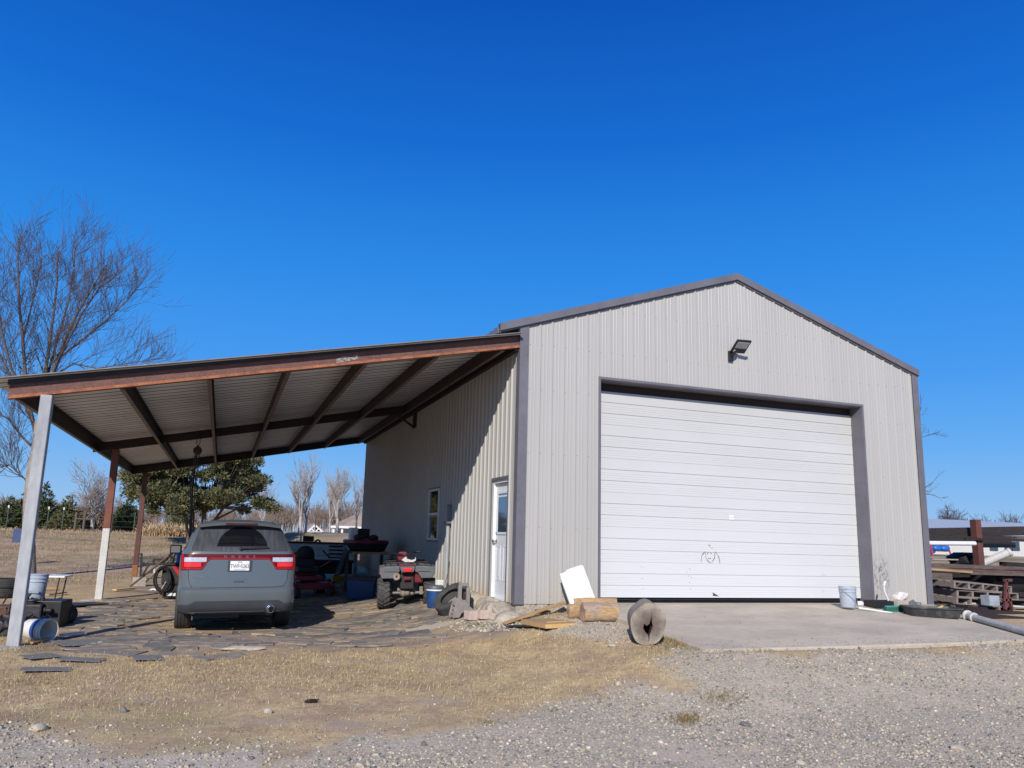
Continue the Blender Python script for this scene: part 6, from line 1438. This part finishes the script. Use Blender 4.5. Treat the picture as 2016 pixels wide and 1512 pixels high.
# black box with the blue bucket on it
p = foot(100, 1240); bx_ = Vector((p.x-.22, p.y+.35, p.z)); o = MB().span((-.36, -.26, 0), (.36, .26, .43)).build('black_box', M('black_metal_box', (.012, .012, .014), .5), bevel=.012); put(o, bx_, R(-8)); tag(o, 'black metal box behind the lying bucket at the first post', 'box')
b1 = bucket('blue_bucket', 'upright pale blue bucket standing on the black box by the first post', bx_+Vector((-.14, .1, .432)), .15, .38, m_bkt); MB().lathe([(.165, .38), (.165, .395), (.0, .4)], (0, 0, 0), (0, 0, 1), 30).build('lid', m_bkt, b1, smooth=30)
MB().span((-.09, -.157, .1), (.07, -.146, .14)).build('label_strip', m_greypaint, b1)
# lying white bucket
p = foot(78, 1262); t = bucket('tipped_bucket', 'white bucket with a blue band tipped on its side beside the first post', p+Vector((-.16, .04, .165)), .15, .37, M('white_bucket', (.7, .68, .6), .5, 0, (.6, .57, .5), 5))
q_ = Vector((.78, -.6, -.02)).to_track_quat('Z', 'Y'); t.rotation_mode = 'QUATERNION'; t.rotation_quaternion = q_
MB().lathe([(.148, .17), (.1497, .25)], (0, 0, 0), (0, 0, 1), 36, caps=False).build('blue_band', M('bucket_blue_band', (.03, .08, .28), .5), t, smooth=40)
MB().tube([(.15, .05, .33), (.12, .14, .3), (0, .19, .22), (-.12, .14, .3), (-.15, .05, .33)], .003, 5).build('handle', m_silver, t)
# engine and loose parts heap
m_eng = M('greasy_engine_metal', (.07, .065, .065), .6, .5, (.03, .028, .03), 12, fine=.4)
m_engr = M('rusty_engine_metal', (.16, .08, .055), .8, .3, (.06, .04, .035), 12, fine=.3)
rr = random.Random(19)
def junk(name, lab, u, v, w_, d_, h_, mat, seed, n=9, lift=0):
    p = foot(u, v); t = thing(name, lab, 'scrap', p, 0, 'greasy machine parts heaped at the first post'); r2 = random.Random(seed)
    MB().box((0, 0, h_*.4), (w_*.7, d_*.7, h_*.8)).build('housing', mat, t, bevel=.03)
    for k in range(n):
        c = Vector((r2.uniform(-.5, .5)*w_, r2.uniform(-.6, .3)*d_, r2.uniform(.1, 1)*h_)); ax_ = Vector((r2.uniform(-1, 1), r2.uniform(-1, .2), r2.uniform(-1, 1))).normalized(); r_ = r2.uniform(.03, .09)
        MB().lathe([(r_, 0), (r_*1.1, .02), (r_*.8, .03), (r_*.7, .1), (r_*.3, .11)], c, ax_, 12).build('fitting', mat, t, smooth=30)
    for k in range(4):
        a = Vector((r2.uniform(-.5, .5)*w_, -.3*d_, r2.uniform(.2, .9)*h_)); b = a+Vector((r2.uniform(-.3, .3), r2.uniform(-.1, .1), r2.uniform(-.3, .2))); MB().tube([a, a.lerp(b, .5)+Vector((0, -.08, .08)), b], .012, 6).build('hose', m_black, t, smooth=50)
    return t
junk('engine_part', 'rusty brown machine part at the left edge before the tyres', 4, 1232, .55, .5, .4, m_engr, 1)
junk('engine_part', 'greasy dark engine block left of the black box', 56, 1240, .5, .5, .5, m_eng, 2, 12)
junk('engine_part', 'low black machine part at the foot of the first post', 12, 1252, .5, .35, .28, m_eng, 3)
o = MB().lathe([(.12, 0), (.16, .02), (.17, .15), (.12, .2), (.05, .21)], (0, 0, 0), (.3, -1, .2), 22).build('round_canister', m_black, smooth=40); p = foot(122, 1232); put(o, p+Vector((0, .15, .15))); tag(o, 'round black canister lying just right of the black box', 'canister')
o = MB().lathe([(.07, 0), (.075, .2), (.06, .22), (.0, .225)], (0, 0, 0), (0, 0, 1), 18).build('white_jug', m_bkt, smooth=40); p = foot(113, 1222); put(o, p+Vector((0, .25, .1))); tag(o, 'small white jug between the black box and the round canister', 'jug')
for (u0, v0, u1, v1, wd, th, mt, lab) in ((84, 1163, 112, 1162, .12, .04, m_wood_new, 'pale board in the grass under the folding table'), (92, 1175, 128, 1170, .1, .03, m_wood, 'thin brown board below the folding table'), (225, 1165, 262, 1161, .12, .03, m_wood_new, 'pale yellow board in the sawdust near the rear post'), (133, 1195, 200, 1191, .5, .02, m_black, 'flat black strip beside the foot of the second carport post'), (250, 1186, 330, 1178, .1, .02, m_wood_tan, 'tan strip of wood lying left of the grey suv'), (120, 1257, 165, 1252, .1, .03, m_greypaint2, 'pale flat strip right of the tipped bucket'), (60, 1272, 100, 1262, .06, .02, m_wood, 'short stick in the grass below the tipped bucket')):  # the widest of these is a thin flat strip in plain black
    plank(u0, v0, u1, v1, wd, th, mt, lab, (.03, .03), group='loose boards on the ground left of the suv')
# ------------------------------------------------------------------ behind and beside the SUV
p = foot(273, 1154); o = MB().span((-.17, -.2, 0), (.17, .2, .25)).build('concrete_block', m_conc, bevel=.012); put(o, p, .15); tag(o, 'single concrete block by the rear carport post', 'block')
t = thing('pipe_jig', 'thin dark steel pipe jig rising behind the concrete block', 'frame', (0, 0, 0)); fy = 12.2
for (u0, v0, u1, v1) in ((279, 1092, 276, 1144), (272, 1091, 281, 1091), (280, 1110, 330, 1111), (302, 1102, 303, 1111), (302, 1102, 335, 1101), (293, 1112, 276, 1140), (330, 1101, 328, 1150)):
    MB().beam(at(u0, v0, y=fy), at(u1, v1, y=fy), .05, .05).build('bar', m_blackm, t)
cpz = foot(335, 1182); t = thing('air_compressor', 'red wheeled compressor with a black hose coil beside the grey suv', 'compressor', cpz+Vector((.12, .3, 0)), R(-4)); m_cr = M('bright_red_paint', (.5, .01, .012), .4, 0, (.38, .01, .01), 6, coat=.3)
MB().span((-.34, -.3, .34), (.4, .3, .78)).build('body', m_blackm, t, bevel=.05); MB().prism([(-.12, .77), (.39, .77), (.39, .36), (.12, .46)], (0, -.48, 0), (1, 0, 0), (0, 0, 1), (0, 1, 0), .02).build('red_panel', m_cr, t, bevel=.004); MB().span((-.36, -.32, .785), (.42, .32, .83)).build('top_cover', m_blackm, t, bevel=.01)
for s_ in (-1, 1): MB().span((-.36, s_*.28-.03, 0), (-.28, s_*.28+.03, .34)).build('leg', m_wood_z, t)
MB().span((-.27, -.28, .06), (.4, .28, .33)).build('base', m_blackm, t, bevel=.01); MB().span((-.2, -.29, .1), (.0, -.281, .16)).build('label_plate', m_white, t)
mb = MB(); r2 = random.Random(2)
for k in range(9):
    rx, rz_ = .2+r2.uniform(-.05, .02), .26+r2.uniform(-.05, .03); oy = -.35-.012*k; mb.tube([(-.3+rx*.85*math.cos(q), oy, .48+rz_*math.sin(q)) for q in np.linspace(0, 6.283, 25)], .013, 6, caps=False)
mb.build('hose_coil', m_black, t, smooth=60)
MB().tube([(-.02, -.1, .84), (-.02, -.1, 1.12)], .055, 14).build('blue_bottle', M('bright_blue_bottle', (.01, .12, .6), .35), t, smooth=50)
mb = MB()
for k in range(5): mb.tube([(-.3+.14*k, r2.uniform(-.2, .2), .84), (-.25+.13*k, r2.uniform(-.2, .2), 1.0+r2.uniform(0, .14)), (-.15+.12*k, r2.uniform(-.2, .2), .95)], .012, 6)
mb.rock((.15, 0, .93), (.35, .3, .2), 0, 4, .2, 1).build('hoses', m_black, t, smooth=40)
for i, (u0, v0, u1, v1, y0, y1, r_, mt, lab) in enumerate(((257, 1154, 343, 1086, 10.0, 7.3, .025, m_wood_z, 'long wooden pole leaning from the block onto the red compressor'), (287, 1146, 338, 1098, 9.4, 7.4, .018, m_wood, 'second thinner pole leaning beside the long wooden pole'), (318, 1160, 327, 1145, 7.2, 7.2, .012, m_silver, 'short bright rod standing at the hose coil'))):
    o = MB().tube([at(u0, v0, y=y0), at(u1, v1, y=y1)], r_, 8).build('leaning_pole', mt, smooth=50); tag(o, lab, 'pole', 'poles leaning by the compressor')
o = MB().prism([(0, 0), (.16, .02), (.13, .16), (.08, .13)], at(291, 1129, y=9.2), (1, 0, 0), (0, 0, 1), (0, 1, 0), .02).build('white_bracket', m_white); tag(o, 'small white bracket hanging on the leaning pole', 'bracket')
o = MB().rock((0, 0, .03), (.5, .25, .07), 0, 5, .25, 2).build('white_sack', m_white, smooth=30); put(o, foot(313, 1163)); tag(o, 'flat white sack on the ground left of the compressor', 'sack')
# chain hoist
hp = at(391, 868, y=7.5); t = thing('chain_hoist', 'hook and rope hoist hanging from the middle beam above the suv', 'hoist', (hp.x, 7.5, 0)); zb_ = zt(hp.x)
mb = MB()
for dx in (-.035, .035): mb.tube([(dx, -.05, zb_-.0), (dx, -.05, zb_-.34)], .009, 6)
mb.tube([(-.035, -.05, zb_-.33), (0, -.05, zb_-.39), (.035, -.05, zb_-.33)], .009, 6).build('sling', m_black, t, smooth=50)
MB().lathe([(.07, 0), (.1, .02), (.1, .07), (.07, .09)], (0, -.1, zb_-.5), (0, 1, 0), 18).box((.0, -.05, zb_-.45), (.06, .05, .15)).build('block', M('greasy_brown_block', (.06, .035, .025), .6, .4), t, smooth=35)
zr = at(376, 1058, y=7.5)
for k, dx in enumerate((-.05, -.01, .05)): MB().tube([(dx, -.06, zb_-.5), (dx-.03, -.06, zb_-1.3), (zr.x-hp.x+dx*.7, -.06, zr.z), (zr.x-hp.x+dx*.5, -.06, ground(zr.x, 7.5)+.3)], .022 if k == 1 else .011, 6).build('rope', m_black, t, smooth=50)
# trailer side behind the mower
TY = 12.5; a = at(560, 1069, y=TY); b = at(702, 1072, y=TY); lo = at(600, 1101, y=TY).z; t = thing('utility_trailer', 'grey ribbed utility trailer side with slots behind the mower', 'trailer', (0, 0, 0)); m_tr = M('blue_grey_trailer_sheet', (.55, .6, .66), .45, .1, (.42, .46, .52), 3)
x0, x1, hi = a.x-2.2, b.x, a.z
P = []
for k in range(13):
    z_ = lo+(hi-lo)*k/12; P.append([(x_, TY-(.03 if k % 4 < 2 else 0), z_) for x_ in (x0, x1)])
MB().grid(P).build('side_panel', m_tr, t, fix=False, solid=.01); MB().span((x0, TY-.06, hi+.001), (x1, TY+.06, hi+.06)).span((x0, TY-.06, lo-.09), (x1, TY+1.6, lo-.002)).build('frame', m_blackm, t)
xs_ = at(645, 1080, y=TY).x
for k in range(4): MB().box((xs_+.25, TY-.04, lo+(hi-lo)*(.14+.24*k)), (.45, .03, .05)).build('slot', m_black, t, bevel=.01)
MB().span((x0+.05, TY+.25, ground(x1, TY)+.12), (x1-.05, TY+1.45, lo-.091)).build('dark_filler', m_blackm, t)  # black box added below the trailer bed to darken the space there
MB().span((x0, TY+1.5, lo), (x1, TY+1.56, hi)).build('far_panel', m_tr, t)
for x_ in (x0+.8, x1-1.4): MB().lathe(tyre_prof(.32, .2), (x_, TY-.12, ground(x_, TY)+.32), (0, 1, 0), 30).build('wheel', m_rubber, t, smooth=30)
c_ = at(607, 1063, y=TY+.3); t = thing('dark_seat_box', 'small white framed black box standing on the trailer rim', 'box', (c_.x, TY+.3, hi+.06)); MB().span((-.16, -.1, 0), (.16, .1, .17)).build('box', m_blackm, t, bevel=.01); MB().span((-.26, -.05, 0), (-.2, .05, .17)).build('white_stand', m_white, t); MB().tube([(.2, 0, 0), (.3, 0, .06), (.38, 0, .0)], .03, 8).build('arm', m_black, t)
# work bench with the small boat on top
WY = 7.6; a = at(694, 1086, y=WY); b = at(778, 1088, y=WY); x0 = a.x; x1 = min(b.x, -.12); zt_b = a.z; t = thing('work_bench', 'rough wooden work bench along the shaded side wall', 'bench', (0, 0, 0))
MB().span((x0, WY, zt_b-.06), (x1, WY+1.5, zt_b)).build('bench_top', m_wood, t)
for x_ in (x0+.06, x1-.1):
    for y_ in (WY+.03, WY+1.4): MB().span((x_, y_, ground(x_, y_)-.03), (x_+.08, y_+.08, zt_b-.06)).build('leg', m_wood_z, t)
MB().beam((x0+.1, WY+.0, zt_b-.36), (x0+.42, WY+.0, zt_b-.08), .04, .08).build('corner_brace', m_wood, t)
MB().span((x0+.15, WY+.3, ground(x0, WY)+.3), (x1-.15, WY+1.3, ground(x0, WY)+.34)).build('lower_shelf', m_wood_old, t)
bw = (at(776, 1070, y=WY).x-at(690, 1070, y=WY).x)/2; bc = at(733, 1070, y=WY).x; bh = at(733, 1060, y=WY).z-zt_b
t = thing('small_boat', 'small red topped plastic boat resting on the work bench', 'boat', (bc-.02, WY-.1, zt_b))
def hull(z, k, y0): return [Vector((bw*k*math.sin(q)*(1 if abs(math.sin(q)) < .99 else 1), y0+.95-.95*math.copysign(abs(math.cos(q))**.6, math.cos(q))*k, z)) for q in np.linspace(0, 6.283, 33)[:-1]]
MB().loft([hull(0, .7, .05), hull(.03, .84, .02), hull(bh*.62, .97, 0)]).build('hull', M('black_hull_plastic', (.03, .033, .04), .4), t, smooth=50)
MB().loft([hull(bh*.625, .985, 0), hull(bh*.8, 1.0, 0), hull(bh*.88, .96, 0), hull(bh*.88, .8, 0)]).build('deck', M('maroon_deck_plastic', (.2, .012, .045), .35), t, smooth=40)
for dx in (-.28, .12): MB().rock((dx, .5, bh*.88+.05), (.26, .3, .17), 0, int(5+dx*10), .06, 2).build('seat_hump', m_black, t, smooth=60)
c_ = at(699, 1058, y=WY+.5); o = MB().span((-.08, -.2, 0), (.1, .2, .3)).build('white_cabinet', m_white, bevel=.01); put(o, Vector((c_.x, WY+.9, zt_b+bh*.9))); tag(o, 'small white cabinet standing on the left end of the boat', 'cabinet'); o = MB().span((0, 0, 0), (.3, .4, .28)).build('dark_crate', m_blackm, bevel=.01); put(o, Vector((c_.x+.13, WY+.8, zt_b+bh*.9))); tag(o, 'dark crate on the boat right of the white cabinet', 'crate')
# aluminium ramp channel leaning on the bench
a = foot(659, 1148); b = at(684, 1078, y=WY-.1); o = MB().beam(a+Vector((0, 0, .05)), b, .14, .05, up=(0, -1, .3)).build('metal_ramp', M('blue_grey_ramp', (.22, .26, .36), .4, .6), bevel=.006); tag(o, 'grey metal ramp channel leaning against the boat', 'ramp')
# blue chest
p = foot(716, 1180); t = thing('blue_chest', 'blue plastic chest with a brown lid under the work bench', 'chest', p+Vector((0, .35, 0)), R(-14)); MB().box((0, 0, .22), (.6, .7, .44), None, 1.08).build('body', M('deep_blue_plastic', (.02, .1, .28), .5), t, bevel=.02); MB().span((-.34, -.4, .442), (.34, .4, .49)).build('lid', m_wood_old, t, bevel=.01)
# tools and boards on the floor
p = foot(666, 1158); o = MB().box((0, 0, .12), (.36, .2, .16)).tube([(-.15, 0, .2), (0, 0, .28), (.16, 0, .2)], .02, 6).build('yellow_tool_case', M('yellow_plastic', (.5, .28, .01), .5), bevel=.02); put(o, p+Vector((0, .1, .12)), .1); tag(o, 'yellow tool case on top of the saw near the ramp', 'case')
t = thing('power_saw', 'white and grey power saw on the floor under the yellow case', 'saw', p, .1); MB().box((-.1, 0, .06), (.3, .24, .12)).build('body', m_bkt, t, bevel=.02); MB().lathe([(.1, 0), (.1, .02)], (.14, -.05, .1), (0, 1, 0), 20).build('blade', m_silver, t); MB().tube([(.1, .05, .1), (.22, .05, .18), (.28, .05, .1)], .02, 6).build('handle', m_black, t)
for (u0, v0, u1, v1, wd, lab) in ((648, 1163, 690, 1183, .14, 'left plank on the shaded floor by the mower'), (684, 1163, 716, 1180, .12, 'right plank on the shaded floor beside the blue chest'), (690, 1156, 722, 1172, .09, 'short broken plank against the blue chest')):
    plank(u0, v0, u1, v1, wd, .04, m_wood_old, lab, (.03, .03), group='planks on the shaded floor')
o = MB().rock((0, 0, .05), (.5, .3, .18), 0, 6, .3, 2).build('dark_rag_heap', m_blackm, smooth=30); put(o, foot(640, 1150)); tag(o, 'dark heap of rags behind the mower', 'rag heap')
# dry weeds and leaf litter in clumps
m_weed = island_mat('brown_green_weed_blades', [(0, (.16, .1, .05)), (.4, (.27, .18, .1)), (.7, (.38, .27, .15)), (.9, (.2, .22, .08)), (1, (.3, .3, .12))], .9, 8)
sp_ = []
for (u, v, su, sv, n_, hmax) in ((1315, 1262, 26, 8, 900, .1), (1345, 1275, 40, 5, 500, .06), (1425, 1376, 30, 9, 420, .07), (1352, 1418, 13, 5, 420, .08), (80, 1345, 45, 5, 420, .06), (960, 1425, 12, 4, 160, .06), (1240, 1240, 25, 6, 300, .05), (1830, 1285, 60, 6, 420, .05), (60, 1275, 40, 6, 500, .08), (1985, 1262, 40, 4, 400, .06), (1180, 1292, 50, 8, 400, .05), (700, 1262, 60, 6, 500, .06), (1080, 1262, 60, 7, 600, .06), (380, 1310, 60, 6, 300, .06), (780, 1330, 90, 14, 500, .05), (540, 1440, 60, 5, 300, .05)):
    for k in range(n_):
        p = foot(nr.normal(u, su), nr.normal(v, sv))
        if p.y > -3.5 and 1.2 < p.x < 7.4: continue
        sp_.append((p.x, p.y, p.z, nr.uniform(.4, 1)*hmax))
scatter('dry_weeds', sp_, blade_v, blade_f, m_weed, 'clumps of brown and greenish dry weeds on the gravel and grass', tilt=1.2, seed=12)
